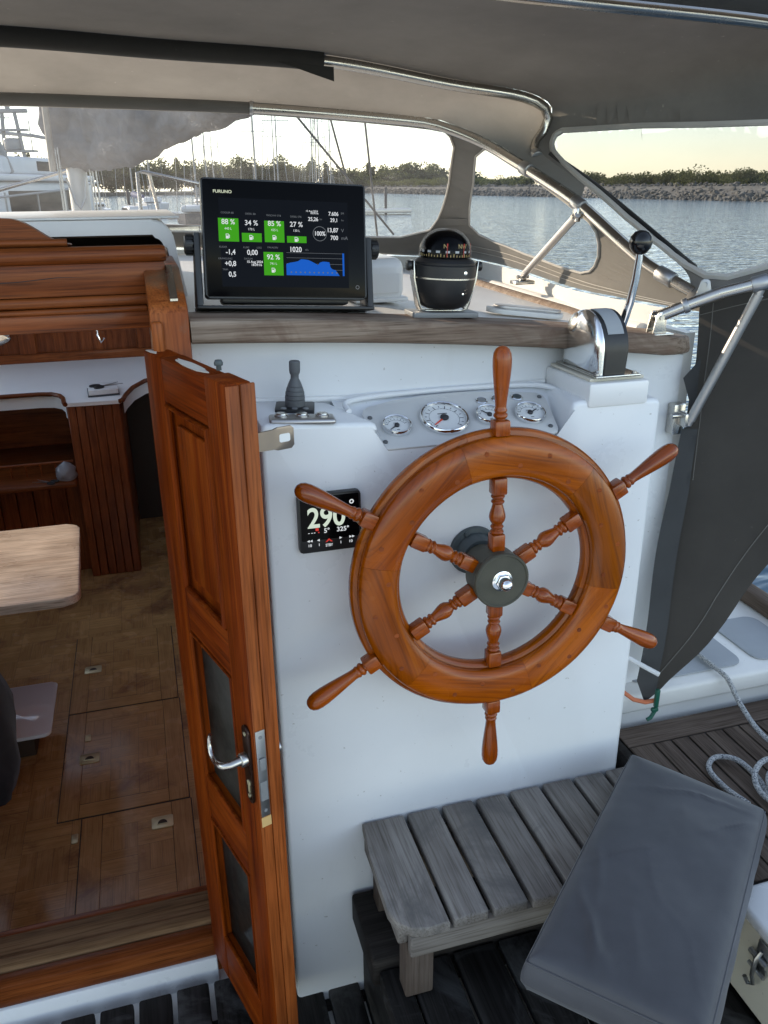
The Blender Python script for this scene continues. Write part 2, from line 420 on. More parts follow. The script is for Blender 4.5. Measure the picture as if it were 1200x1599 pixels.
def rrect(x0, x1, y0, y1, r, n=5):
    return cr(x1-r, y1-r, r, n, 0, 90)+cr(x0+r, y1-r, r, n, 90, 180)+cr(x0+r, y0+r, r, n, 180, 270)+cr(x1-r, y0+r, r, n, 270, 360)
T = Matrix.Translation
def ROT(a, ax): return Matrix.Rotation(R(a), 4, ax)
XC = -.3
def camber(x): return 1.59-.048*(x-XC)**2
# ------------------------------------------------------------------ curves of the spray hood bows
XC=-.3
def cat(P,t):
    n=len(P)-1; s=min(max(t,0),.999999)*n; i=int(s); f=s-i
    p1=P[i];p2=P[i+1];p0=P[i-1] if i>0 else tuple(2*a-b for a,b in zip(p1,p2));p3=P[i+2] if i+2<=n else tuple(2*b-a for a,b in zip(p1,p2))
    return tuple(.5*(2*b+(c-a)*f+(2*a-5*b+4*c-d)*f*f+(3*b-a-3*c+d)*f**3) for a,b,c,d in zip(p0,p1,p2,p3))
def bow(half):
    full=list(half)+[(2*XC-x,y,z) for x,y,z in reversed(half[:-1])]
    return full
def resample(P,n=200):
    q=[cat(P,i/(n*4)) for i in range(n*4+1)]
    L=[0]
    for a,b in zip(q,q[1:]): L.append(L[-1]+math.dist(a,b))
    out=[];j=0
    for i in range(n+1):
        s=L[-1]*i/n
        while j<len(L)-2 and L[j+1]<s:j+=1
        f=(s-L[j])/max(L[j+1]-L[j],1e-9); out.append(tuple(a+(b-a)*f for a,b in zip(q[j],q[j+1])))
    return out
PIV=(1.12,1.5,1.576)
H1=[PIV,(1.08,1.64,1.63),(1.03,1.84,1.74),(1.0,1.95,1.79),(.96,2.1,1.85),(.92,2.18,1.89),(.84,2.25,1.93),(.75,2.29,1.95),(.35,2.36,1.98),(.03,2.39,1.99),(-.3,2.40,1.995)]
H2=[(1.13,1.5,1.58),(1.05,1.84,1.76),(1.02,2.06,1.85),(1.035,2.12,1.89),(1.06,2.12,1.92),(1.07,2.12,1.96),(1.04,2.11,1.98),(.97,2.11,2.0),(.79,2.11,2.02),(.48,2.10,2.06),(.11,2.10,2.075),(-.3,2.10,2.09)]
H3=[(1.037,1.50,1.530),(1.13,1.44,1.580),(1.22,1.375,1.615),(1.36,1.27,1.69),(1.5,1.2,1.77),(1.6,1.27,1.88),(1.59,1.42,1.98),(1.5,1.52,2.04),(1.27,1.55,2.08),(.8,1.55,2.10),(.3,1.55,2.12),(-.3,1.55,2.13)]
HB=[(1.10,1.47,1.535),(1.07,1.75,1.535),(1.09,2.0,1.53),(1.17,2.5,1.53),(1.19,2.78,1.53),(1.15,2.95,1.535),(.95,3.05,1.54),(.5,3.12,1.565),(.1,3.15,1.58),(-.3,3.15,1.59)]
B1=resample(bow(H1));B2=resample(bow(H2));B3=resample(bow(H3));BB=resample(bow(HB))
W0,W1=.176,.152
def ev(R,u):
    s=min(max(u,0),1)*(len(R)-1);i=min(int(s),len(R)-2);f=s-i
    return tuple(a+(b-a)*f for a,b in zip(R[i],R[i+1]))
def loft(A,B,ua=None):
    return lambda u,v: tuple(a+(b-a)*v for a,b in zip(ev(A,u),ev(B,u)))

def warp(u):
    if u>.5: return 1-warp(1-u)
    return u*W1/W0 if u<W0 else W1+(u-W0)*(.5-W1)/(.5-W0)
B3W=[ev(B3,warp(i/400)) for i in range(401)]
# ================================================================== LARGE STRUCTURE
# water
def water():
    m, nt, p = nmat('water')
    p.inputs['Base Color'].default_value = (.06, .105, .145, 1); p.inputs['Roughness'].default_value = .07; p.inputs['IOR'].default_value = 1.33
    a = noise(nt, coords(nt, (.6, 1.3, 1), rnd=False), 1.7, 2.5, .6, .4); b2 = noise(nt, coords(nt, (.1, .06, 1), rnd=False), 1.0, 3, .6, .3)
    x = nt.nodes.new("ShaderNodeMath"); x.operation = 'MULTIPLY_ADD'; x.inputs[1].default_value = .8
    nt.links.new(b2, x.inputs[0]); nt.links.new(a, x.inputs[2])
    bump(nt, p, x.outputs[0], .8, .16)
    b = MB(); b.lathe([(1e-5, 0), (40, 0), (400, 0), (2500, 0)], 48)
    bmesh.ops.remove_doubles(b.bm, verts=b.bm.verts, dist=.001)
    bmesh.ops.recalc_face_normals(b.bm, faces=b.bm.faces); b.bm.normal_update()
    if sum(f.normal.z for f in b.bm.faces) < 0: bmesh.ops.reverse_faces(b.bm, faces=b.bm.faces)
    o = b.build('water', 'water', smooth=0, recalc=False); o.location = (0, 0, -.75); tag(o, kind='structure')
water()

# cockpit floor: white pan under the grating
b = MB(); b.box(-2.0, 1.3, -2.2, 1.52, -.06, -.028); tag(b.build('cockpit_floor', 'deck_white', smooth=0), kind='structure')
# saloon floor: parquet of small blocks
def blocks(b, x0, x1, y0, y1, z, s, ph=0):
    nx = max(1, round((x1-x0)/s)); ny = max(1, round((y1-y0)/s)); sx = (x1-x0)/nx; sy = (y1-y0)/ny
    for i in range(nx):
        for j in range(ny):
            b.mat('parquet' if (i+j+ph) % 2 else 'parquet_across')
            X, Y = x0+i*sx, y0+j*sy
            n = 3
            for k in range(n):
                g = .0004
                if (i+j+ph) % 2: a = (X+g, X+sx-g, Y+k*sy/n+g, Y+(k+1)*sy/n-g)
                else: a = (X+k*sx/n+g, X+(k+1)*sx/n-g, Y+g, Y+sy-g)
                dz = random.uniform(0, .0007)
                b._tag([b.bm.faces.new([b.bm.verts.new(v) for v in ((a[0], a[2], z+dz), (a[1], a[2], z+dz), (a[1], a[3], z+dz), (a[0], a[3], z+dz))])])
b = MB(); b.mat('seam_caulk').box(-1.9, 1.0, 1.56, 6.0, -.42, -.3535)
blocks(b, -1.9, 1.0, 1.6, 5.95, -.352, .165)
tag(b.build('saloon_floor', smooth=0), kind='structure')

# console frames
PX = Matrix(((0, 0, 1, 0), (1, 0, 0, 0), (0, 1, 0, 0), (0, 0, 0, 1)))      # local (x,y,z) -> (Y,Z,X)
PY = Matrix(((1, 0, 0, 0), (0, 0, -1, 0), (0, 1, 0, 0), (0, 0, 0, 1)))     # local (x,y,z) -> (X,-z... ,Z)

# main bulkhead
bk = thing('cabin_bulkhead', 'white cabin bulkhead behind the helm console below the grey teak beam', 'bulkhead', (0, 1.53, 0))
b = MB()
xs = [.0785+i*(1.134-.0785)/16 for i in range(17)]
poly = [(.0785, -.03), (1.134, -.03)]+[(x, camber(x)-.052) for x in xs[::-1]]
b.prism(poly, -.03, 0, PY)
b.build('wall', 'gelcoat', bk)
b = MB(); poly = [(-1.75, -.03), (-.66, -.03)]+[(x, camber(x)-.01) for x in (-.66, -1.0, -1.4, -1.75)]
b.prism(poly, -.03, 0, PY); b.build('wall', 'gelcoat', bk)
# white band below the sill
b = MB(); b.box(-.66, .0, -.045, 0, -.03, .055, .004); b.build('sill_riser', 'gelcoat', bk)

# grey teak beam capping the bulkhead
b = MB()
rings = []
for i in range(41):
    x = .079+i*(1.125-.079)/40; z1 = camber(x)-.008; z0 = z1-.042; y0 = -.062; y1 = .06; r = .011
    if i > 37: k = (i-37)/3; y0 += .03*k*k; z0 += .006*k
    sec = cr(y1-r, z1-r, r, 4, 0, 90)+cr(y0+r*1.4, z1-r, r, 4, 90, 180)+cr(y0+r, z0+r, r, 4, 180, 270)+cr(y1-r, z0+r, r, 4, 270, 360)
    rings.append([Vector((x, y, z)) for y, z in sec])
b.rings(rings); o = b.build('teak_beam', 'beam_teak', loc=(0, 1.53, 0)); tag(o, 'weathered grey teak beam running along the top of the white bulkhead', 'beam')

# helm console
hc = thing('helm_console', 'white moulded helm console carrying the wooden wheel and the dials', 'console', (0, 1.53, 0))
poly = [(.172, -.028), (.965, -.028), (.965, 1.386), (.961, 1.394), (.952, 1.397), (.785, 1.405), (.772, 1.402), (.766, 1.392), (.752, 1.342), (.744, 1.334), (.732, 1.331), (.402, 1.336), (.392, 1.340), (.386, 1.349), (.384, 1.386), (.380, 1.395), (.370, 1.399), (.184, 1.411), (.175, 1.408), (.172, 1.398)]
b = MB(); b.prism(poly, .001, .18, PY, bev=.009, seg=3)
def widen(b):     # the recess opens out towards the back
    for v in b.bm.verts:
        t = max(0, min(1, (v.co.y+.178)/.16))
        if v.co.z > 1.30 and .36 < v.co.x < .41: v.co.x -= .050*t*min(1, (.41-v.co.x)/.02)
        if v.co.z > 1.30 and .725 < v.co.x < .79: v.co.x += .028*t
widen(b); b.build('body', 'gelcoat', hc, smooth=50)
b = MB(); b.prism([(-.174, 1.30), (-.174, 1.329), (-.166, 1.3335), (-.040, 1.386), (-.022, 1.394), (-.010, 1.399), (-.002, 1.3995), (-.002, 1.30)], .387, .764, PX); widen(b)
b.build('recess_floor', 'gelcoat', hc)
b = MB(); b.mat('lid_white').box(.80, .930, -.185, -.002, 1.39, 1.438, .006); b.mat('ivory').box(.806, .924, -.172, -.01, 1.4385, 1.445, .002)
b.build('lever_plinth', None, hc)

b = MB(); b.tube(resample([(.352, -.09, 1.398), (.356, -.045, 1.403), (.40, -.024, 1.405), (.494, -.015, 1.406), (.62, -.012, 1.406), (.72, -.015, 1.405), (.775, -.030, 1.404), (.795, -.06, 1.401), (.792, -.10, 1.398)], 40), .0055, 10); b.build('recess_lip', 'gelcoat', hc)
b = MB(); b.tube([(.175, -.004, 1.412), (.37, -.004, 1.402), (.797, -.004, 1.405)], .006, 8); b.build('sealant', 'lid_white', hc)
# coachroof
cf = thing('coachroof', 'white coachroof ahead of the teak beam inside the spray hood', 'cabin roof', (0, 1.56, 0))
b = MB(); rings = []
for i in range(25):
    x = -1.72+i*(1.13+1.72)/24; z = camber(x)-.012
    rings.append([Vector((x, .031, z)), Vector((x, 1.5, z)), Vector((x, 1.5, z-.04)), Vector((x, .031, z-.04))])
def roofstrip(x0, x1, y0, y1, n=10):
    bb = []
    for i in range(n+1):
        x = x0+(x1-x0)*i/n; z = camber(x)-.012
        bb.append([Vector((x, y0, z)), Vector((x, y1, z)), Vector((x, y1, z-.04)), Vector((x, y0, z-.04))])
    return bb
for q in ((.085, 1.14, .031, 1.65), (.95, 1.14, 1.651, 4.4), (.10, .949, 4.15, 4.4), (-.45, .0995, 2.451, 4.4), (-.699, .0845, .5, 1.35), (-1.74, -.70, .031, 1.65), (-1.74, -1.45, 1.651, 4.4), (-1.449, -.451, 4.15, 4.4)): b.rings(roofstrip(*q))
b.build('roof_deck', 'deck_white', cf)
for x0, x1 in ((.10, .949), (-1.449, -.451)):  # unseen skylights, added and enlarged to brighten the saloon
    b = MB()
    b.tube([(x, y, camber((x0+x1)/2)-.002) for x, y in ((x0, 1.66), (x1, 1.66), (x1, 4.14), (x0, 4.14))], .022, 8, closed=True); sk = b.build('fill_skylight', 'deck_white', cf)
    b = MB(); b.box(x0+.01, x1-.01, 1.67, 4.13, camber((x0+x1)/2)-.006, camber((x0+x1)/2)+.002); b.build('pane', 'clear_glass', sk)
HOLES = [rrect(2.45, 4.05, .84, 1.30, .08)]  # unseen side openings, added to let light into the saloon
for X, zt in ((1.141, 1.485), (-1.765, 1.5)):
    b = MB()
    for dx in (0, .024): b.patch([(-.02, -.75), (4.4, -.75), (4.4, zt), (-.02, zt)], HOLES, lambda u, v: Vector((X+dx, u, v)), 4, 4)
    for H_ in HOLES+[[(-.02, -.75), (4.4, -.75), (4.4, zt), (-.02, zt)]]: b.rings([[Vector((X, u, v)) for u, v in H_], [Vector((X+.024, u, v)) for u, v in H_]], cap=False)
    sd_ = b.build('cabin_side', 'deck_white', cf)
    for H_ in HOLES:
        b = MB(); b.prism([(u, v) for u, v in H_], X+.010, X+.014, PX); b.build('window', 'clear_glass', sd_)  # glazing of the added light opening
b = MB(); b.tube([(1.0, .03, 1.488), (1.025, .3, 1.490), (1.035, .6, 1.490), (1.06, 1.0, 1.489), (1.09, 1.35, 1.487)], .017, 10); b.build('toe_strip', 'beam_teak', cf)
b = MB(); b.tube([(1.075, .05, 1.484), (1.085, .3, 1.484), (1.10, .6, 1.484), (1.125, 1.0, 1.482)], .016, 10); b.build('canvas_rail', 'deck_white', cf)

# hatch garage
hg = thing('hatch_garage', 'white hood over the sliding hatch with a dark opening above the saloon', 'hatch hood', (0, 1.88, 1.55))
def arch(xl, xr, zt, r, th, zb=0, tv=0):
    o = [(xl, zb)]+cr(xl+r, zt-r, r, 6, 180, 90)+cr(xr-r-.02, zt-r, r, 6, 90, 0)+[(xr, zb)]
    tv = max(th, tv); i = [(xr-th, zb)]+cr(xr-r-.02, zt-r+th-tv, r-th, 6, 0, 90)+cr(xl+r, zt-r+th-tv, r-th, 6, 90, 180)+[(xl+th, zb)]
    return o+i
b = MB(); b.prism(arch(-.72, .105, .178, .045, .017, .0, .030), -.62, 0, PY, bev=.006); b.build('hood', 'deck_white', hg, smooth=50)
b = MB(); b.prism(arch(-.7025, .0875, .147, .028, .003, .0), -.55, -.012, PY); b.build('lining', 'dark_interior', hg, smooth=50)  # thin dark sheet added over the inner faces of the hood
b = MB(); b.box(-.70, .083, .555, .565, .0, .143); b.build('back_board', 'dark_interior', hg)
b = MB(); b.box(-.72, .10, .02, .6, .179, .184, .002); b.build('top_pad', 'deck_white', hg)

# sliding hatch front with its mouldings
sh = thing('sliding_hatch', 'varnished hatch front board with rounded mouldings above the companionway', 'hatch board', (0, 1.62, 1.53))
b = MB(); b.mat('trim_wood').box(-.70, .052, .0, .03, .0765, .134, .004); b.mat('seam_caulk').tube([(-.70+.07*k, .0004, .103+.0035*math.sin(k*1.7)+.0006*k) for k in range(10)], [.0009]*4+[.0014]*3+[.0008]*2+[.0003], 6); b.build('plank', None, sh)
def halfround(b, x0, x1, y, z, r, ry):
    b.tube([(x0, y, z), (x1-.012, y, z), (x1-.004, y, z), (x1, y, z)], [r, r, r*.85, r*.5], 16)
b = MB(); b.tube([(-.70, .006, .1475), (.045, .006, .1475), (.054, .006, .1475), (.058, .006, .1475)], [.0155, .0155, .0135, .007], 16); b.build('top_moulding', 'trim_wood', sh)
b = MB(); b.box(-.70, .02, -.006, .028, .057, .076, .007, 3); b.box(-.70, .012, -.010, .026, .0465, .0565, .004, 3); b.build('lower_moulding', 'trim_wood', sh)
b = MB(); b.box(-.70, .03, .004, .03, .013, .046, .003); b.build('bottom_board', 'saloon_wood_cross', sh)
pl = [(-.70, .165), (-.70, .215), (-.23, .213)]+[(-.21+.01*i, .212-.045*(.5-.5*math.cos(math.pi*i/10))) for i in range(11)]+[(-.108, .165)]
b = MB(); b.prism(pl, -.045, -.015, PY, bev=.006); b.build('raised_board', 'trim_wood', sh)
b = MB(); b.tube([(-.70, .018, .1735), (-.115, .018, .1695)], .007, 10); b.build('raised_board_moulding', 'trim_wood', sh)
b = MB(); b.box(.0525, .06, .005, .02, .06, .078, .002); b.build('stop_block', 'dull_steel', sh)

# door jamb
jb = thing('door_jamb', 'worn teak door jamb post with sliding track between hatch and bulkhead', 'door post', (0, 1.47, 0))
b = MB(); b.prism([(.0, .056), (.0, 1.588), (.012, 1.602), (.16, 1.652), (.40, 1.655), (.40, .056)], .012, .0775, PX, bev=.004)
b.build('post', 'jamb_wood', jb)
tk = MB(); tk.prism([(.02, 1.607), (.02, 1.611), (.155, 1.657), (.155, 1.653)], .05, .063, PX); tk.build('track', 'stainless', jb)
b = MB(); b.box(.0125, .032, -.018, -.0005, 1.49, 1.578, .005, 3); b.build('stop_strip', 'edge_wood', jb)
b = MB(); b.box(-.655, -.60, .0, .3, .056, 1.6, .004); b.build('post', 'jamb_wood', jb)

# sill
sl = thing('door_sill', 'worn stepped wooden sill across the foot of the companionway', 'door sill', (0, 1.49, .055))
b = MB(); b.box(-.60, .010, .0, .04, .001, .066, .006); b.build('front_board', 'trim_wood', sl)
b = MB(); b.box(-.60, .010, .041, .085, .001, .072, .012, 3); b.box(-.60, .010, .0855, .15, .001, .062, .004); b.build('tread', 'sill_wood', sl)
b = MB(); b.box(-.60, .010, .151, .18, -.40, .05, .004); b.build('inner_riser', 'saloon_wood_cross', sl)

# ------------------------------------------------------------------ the saloon
sw = thing('saloon_lining', 'dark varnished wood lining of the saloon seen through the open companionway', 'cabin lining', (0, 5.9, 0))
b = MB()
def planks_wall(b, x0, x1, y, z0, z1, hole=None, pitch=.085):
    hs = [hole] if hole else []
    b.patch([(x0, z0), (x1, z0), (x1, z1), (x0, z1)], hs, lambda u, v: Vector((u, y, v)), 8, 8)
port = [(-1.06+.20*math.cos(R(a)), .88+.05*math.sin(R(a))) for a in range(0, 360, 15)]
planks_wall(b, -1.75, 1.1, 0, -.4, 1.56, port)
x = -1.7
while x < 1.0:
    b.box(x, x+.004, -.0035, -.0005, .72, 1.12); x += .085
b.build('forward_wall', 'saloon_wood', sw)
b = MB(); b.tube([(-1.06+.2*math.cos(R(a)), -.004, .88+.05*math.sin(R(a))) for a in range(0, 360, 12)], .014, 8, closed=True); b.build('porthole_rim', 'stainless', sw)
b = MB(); b.prism([(x, z) for x, z in port], -.012, -.008, PY); b.build('porthole_pane', 'frosted_glass', sw)
b = MB()
b.box(-1.75, 1.1, -.05, -.004, 1.0, 1.05, .006); b.box(-1.75, 1.1, -.03, -.004, .705, .765, .004)
b.build('rail', 'saloon_wood_cross', sw)
for xx in (-.80, -.05, .6):
    b = MB(); b.box(xx, xx+.10, -.06, -.051, .77, 1.56, .004); b.build('stile', 'saloon_wood', sw)
for X in (-1.72, 1.10):
    b = MB(); b.patch([(-4.3, -.4), (0, -.4), (0, 1.45), (-4.3, 1.45)], [[(u-4.34, v) for u, v in H_] for H_ in HOLES], lambda u, v: Vector((X, u, v)), 4, 4); b.build('side_wall', 'saloon_wood', sw)
b = MB(); b.box(.35, .38, -4.27, -1.0, -.36, 1.5); b.build('partition', 'saloon_wood', sw)
b = MB()
for i in range(3): b.box(-1.7, .3, -3.0+i*.9, -2.93+i*.9, 1.44, 1.51, .008)
b.build('ceiling_beam', 'saloon_wood_cross', sw)

gc = thing('galley_counter', 'white galley counter with curved wooden fiddle and panelled front in the saloon', 'counter', (0, 4.6, -.35))
edge = [(-1.7, .33), (-.62, .33), (-.545, .31), (-.50, .26), (-.475, .18), (-.462, .06), (-.455, .03), (-.17, .02), (-.155, .05), (-.14, .16), (-.10, .34), (-.03, .50), (.08, .60), (.30, .66)]
b = MB(); b.prism(edge+[(.30, 1.29), (-1.7, 1.29)], 1.035, 1.055); b.build('worktop', 'counter_white', gc)
b = MB(); b.tube([(x, y-.004, 1.050) for x, y in edge[:7]], .013, 8); b.tube([(x, y-.004, 1.050) for x, y in edge[7:]], .013, 8); b.build('fiddle', 'trim_wood', gc)
b = MB()
b.rings([[Vector((x, y+.02, 1.034)), Vector((x, y+.02, .965))] for x, y in edge[:7]], ring_closed=False, cap=False)
b.rings([[Vector((x, y+.02, 1.034)), Vector((x, y+.02, .965))] for x, y in edge[8:]], ring_closed=False, cap=False)
b.build('fascia', 'counter_white', gc)
b = MB(); x = -.452
while x < -.185:
    x2 = min(x+.047, -.175); b.box(x, x2-.003, .045, .07, .0, 1.034, .003, 1); x += .047
b.box(-.452, -.43, .071, .9, 0, 1.03, .002); b.box(-.195, -.175, .071, .9, 0, 1.03, .002)
b.build('cabinet_front', 'saloon_wood', gc)
b = MB(); b.box(-1.7, -.453, .75, .77, .60, 1.03); b.build('recess_back', 'saloon_wood_cross', gc)
b = MB()
for k in range(14): b.box(-1.7+k*.0895, -1.6145+k*.0895, .16, .19, 0, .60, .003, 1)
b.build('lower_front', 'saloon_wood', gc)
b = MB(); b.box(-1.7, -.4535, -.06, .74, .602, .632, .005); b.build('shelf', 'trim_wood', gc)
b = MB(); b.tube([(-1.7, .12, .70), (-.47, .12, .70)], .008, 8)
for i in range(16): b.tube([(-1.66+i*.078, .12, .632), (-1.66+i*.078, .12, .70)], .006, 6)
b.build('shelf_rail', 'saloon_wood_cross', gc)
b = MB(); b.box(-.17, .30, .9, .92, 0, 1.03); b.build('passage_end', 'dark_interior', gc)

nb = thing('notebook', 'dark notebook with white pages lying on the white galley counter', 'notebook', (-.262, 4.84, .706), (0, 0, R(4)))
b = MB(); b.box(-.085, .085, -.105, .105, 0, .008, .001); b.build('cover', 'notebook', nb)
b = MB(); b.box(-.08, .08, -.10, .10, .0085, .036, .002); b.build('pages', 'paper', nb)
def scissors(label, loc, rz, s=1):
    t = thing('scissors', label, 'scissors', loc, (0, 0, rz))
    for q, a in ((1, 14), (-1, -14)):
        M = ROT(a, 'Z')
        b = MB(); b.prism([(-.006*s, 0), (.006*s, 0), (.001*s, .10*s)], 0, .003, M); b.build('blade', 'dull_steel', t)
        b = MB(); b.tube([M @ Vector((q*.012*s+.016*s*math.cos(R(k*30)), -.035*s+.024*s*math.sin(R(k*30)), .004)) for k in range(12)], .005*s, 6, closed=True); b.build('handle', 'black_plastic', t)
scissors('open pair of scissors lying on the notebook on the galley counter', (-.26, 4.83, .744), R(-60), 1.15)
scissors('small dark scissors lying on the wooden shelf beside the plastic bag', (-.60, 4.58, .283), R(60), .9)
bg_ = MB()
rings = []
for j in range(9):
    t = j/8; rr = .058*math.sin(math.pi*min(1, .25+.75*t))**.6*(1-.15*t)+.003
    rings.append([Vector((rr*(1+.22*mnoise.noise(Vector((math.cos(k*.4)*2, math.sin(k*.4)*2, t*4))))*math.cos(k*math.pi/8), rr*(1+.22*mnoise.noise(Vector((math.cos(k*.4)*2+7, math.sin(k*.4)*2, t*4))))*math.sin(k*math.pi/8), .10*t)) for k in range(16)])
bg_.rings(rings); o = bg_.build('plastic_bag', 'bag_plastic', loc=(-.505, 4.62, .283)); tag(o, 'crumpled clear plastic bag with a grey roll on the saloon shelf', 'bag')
hk = MB(); hk.tube([(.0, 0, 0), (.0, -.06, -.02), (.0, -.075, -.10), (.02, -.075, -.15), (.04, -.07, -.12)], .008, 8); hk.box(-.02, .02, -.004, .0, -.05, .03, .003)
tag(hk.build('coat_hook', 'chrome', loc=(-.30, 5.84, .985)), 'small bright metal hook on the saloon wall above the counter', 'hook')

tb = thing('saloon_table', 'pale wooden saloon table with rounded corners in the cabin', 'table', (-.9, 3.3, -.35))
poly = rrect(-.75, .535, -.37, .40, .06)
b = MB(); b.prism([(x+(.02 if y < 0 else -.015)*(x > 0), y) for x, y in poly], .68, .715, bev=.008, seg=3); b.build('table_top', 'table_wood', tb)
b = MB(); b.cyl((0, 0, .03), (0, 0, .679), .045); b.cyl((0, 0, .002), (0, 0, .03), .16, .12); b.build('pedestal', 'dull_steel', tb)
st = thing('stool', 'low boxy stool with a shiny white square top on the saloon floor', 'stool', (-.70, 3.10, -.35))
b = MB(); b.prism(rrect(-.17, .17, -.19, .19, .025), .135, .150, bev=.004); b.build('seat', 'stool_white', st)
b = MB(); b.box(-.10, .09, -.11, .11, .0, .1345, .006); b.build('base', 'dark_interior', st)
jk = MB(); rings = []
for j in range(12):
    t = j/11
    rings.append([Vector(((.06+.035*math.sin(t*3.1))*math.cos(k*math.pi/10)*(1+.35*mnoise.noise(Vector((k*.6, t*3, 1)))), (.10+.05*math.sin(t*3.1))*math.sin(k*math.pi/10)*(1+.3*mnoise.noise(Vector((k*.6, t*3, 5)))), .55*(1-t)-.04)) for k in range(20)])
jk.rings(rings); tag(jk.build('jacket', 'jacket', loc=(-.645, 2.45, -.03)), 'black jacket hanging at the left edge in front of the white stool', 'jacket')

# floor hatches with flush pulls
def floor_hatch(label, x0, x1, y0, y1, pulls):
    t = thing('floor_hatch', label, 'floor hatch', ((x0+x1)/2, (y0+y1)/2, -.3515), group='parquet floor hatches in the saloon')
    hx, hy = (x1-x0)/2, (y1-y0)/2; g = .0035; w_ = .075
    b = MB(); b.box(-hx, hx, -hy, hy, .0002, .0012); b.build('seam', 'seam_caulk', t)
    b = MB(); b.mat('parquet_across').box(-hx+g, -hx+w_, -hy+g, hy-g, .0014, .0042, .0012, 1); b.box(hx-w_, hx-g, -hy+g, hy-g, .0014, .0042, .0012, 1)
    b.mat('parquet').box(-hx+w_+.001, hx-w_-.001, -hy+g, -hy+w_, .0014, .0042, .0012, 1); b.box(-hx+w_+.001, hx-w_-.001, hy-w_, hy-g, .0014, .0042, .0012, 1)
    blocks(b, -hx+w_+.001, hx-w_-.001, -hy+w_+.001, hy-w_-.001, .0036, .11); b.build('panel', None, t)
    for px, py, big in pulls:
        x_, y_ = px-(x0+x1)/2, py-(y0+y1)/2
        if big:
            b = MB(); b.mat('brass').prism(rrect(-.038, .038, -.030, .030, .006), .0045, .0085, T((x_, y_, 0)), bev=.0012); b.mat('dark_interior')
            b.prism([(.017*math.cos(R(a)), -.008+.02*math.sin(R(a))) for a in range(0, 181, 20)], .0087, .0092, T((x_, y_, 0)))
            b.mat('brass').tube([(x_-.02, y_-.012, .0095), (x_+.02, y_-.012, .0095)], .002, 6)
            b.build('flush_pull', None, t)
        else:
            b = MB(); b.prism(rrect(-.011, .011, -.022, .022, .004), .0045, .0075, T((x_, y_, 0)), bev=.001); b.cyl((x_, y_, .0075), (x_, y_, .009), .004, n=10); b.build('latch', 'brass', t)
floor_hatch('farthest parquet floor hatch, with a small square brass pull', -.505, -.035, 3.236, 3.91, [(-.414, 3.58, True)])
floor_hatch('middle parquet floor hatch, with a brass pull and a small latch', -.505, -.03, 2.558, 3.2345, [(-.404, 2.90, True), (-.415, 3.04, False)])
floor_hatch('nearest parquet floor hatch, beside the door sill, with a wide brass pull', -.42, -.025, 1.80, 2.5565, [(-.135, 2.45, True)])
b = MB(); b.prism(rrect(-.011, .011, -.022, .022, .004), 0, .003, bev=.001); tag(b.build('floor_latch', 'brass', loc=(-.437, 2.46, -.3505)), 'tiny brass latch plate set in the parquet left of the nearest hatch', 'latch')

# ------------------------------------------------------------------ side deck, teak deck, gratings, locker
b = MB(); b.box(1.0, 1.74, .02, 8, -.75, .03); b.box(1.0, 1.74, .0, 8, .04, .097, .012, 3); b.build('side_deck', 'deck_white', loc=(0, 1.475, .5)); tag(bpy.data.objects['side_deck'], kind='structure')
b = MB(); b.prism(rrect(1.10, 1.44, .04, .25, .035), 0, .004, bev=.0015); b.prism(rrect(1.48, 1.63, .04, .25, .03), 0, .004, bev=.0015); tag(b.build('deck_grip', 'nonskid', loc=(0, 1.475, .598)), 'grey non-slip patches with rounded corners on the white side deck', 'deck pad')
tr_ = thing('toe_rail', 'brown wooden toe rail along the edge of the white side deck', 'rail', (1.67, 1.475, .597))
b = MB(); b.box(-.01, .045, 0, 8.0, 0, .05, .012, 3); b.build('rail', 'deck_teak', tr_)
b = MB(); b.box(-.01, .045, -2.4, -.004, -.09, .03, .012, 3); b.build('rail', 'deck_teak', tr_)
for i in range(3):
    b = MB(); b.cyl((.017, .15+i*.5, .0505), (.017, .15+i*.5, .053), .008, n=10); b.build('plug', 'dark_interior', tr_)

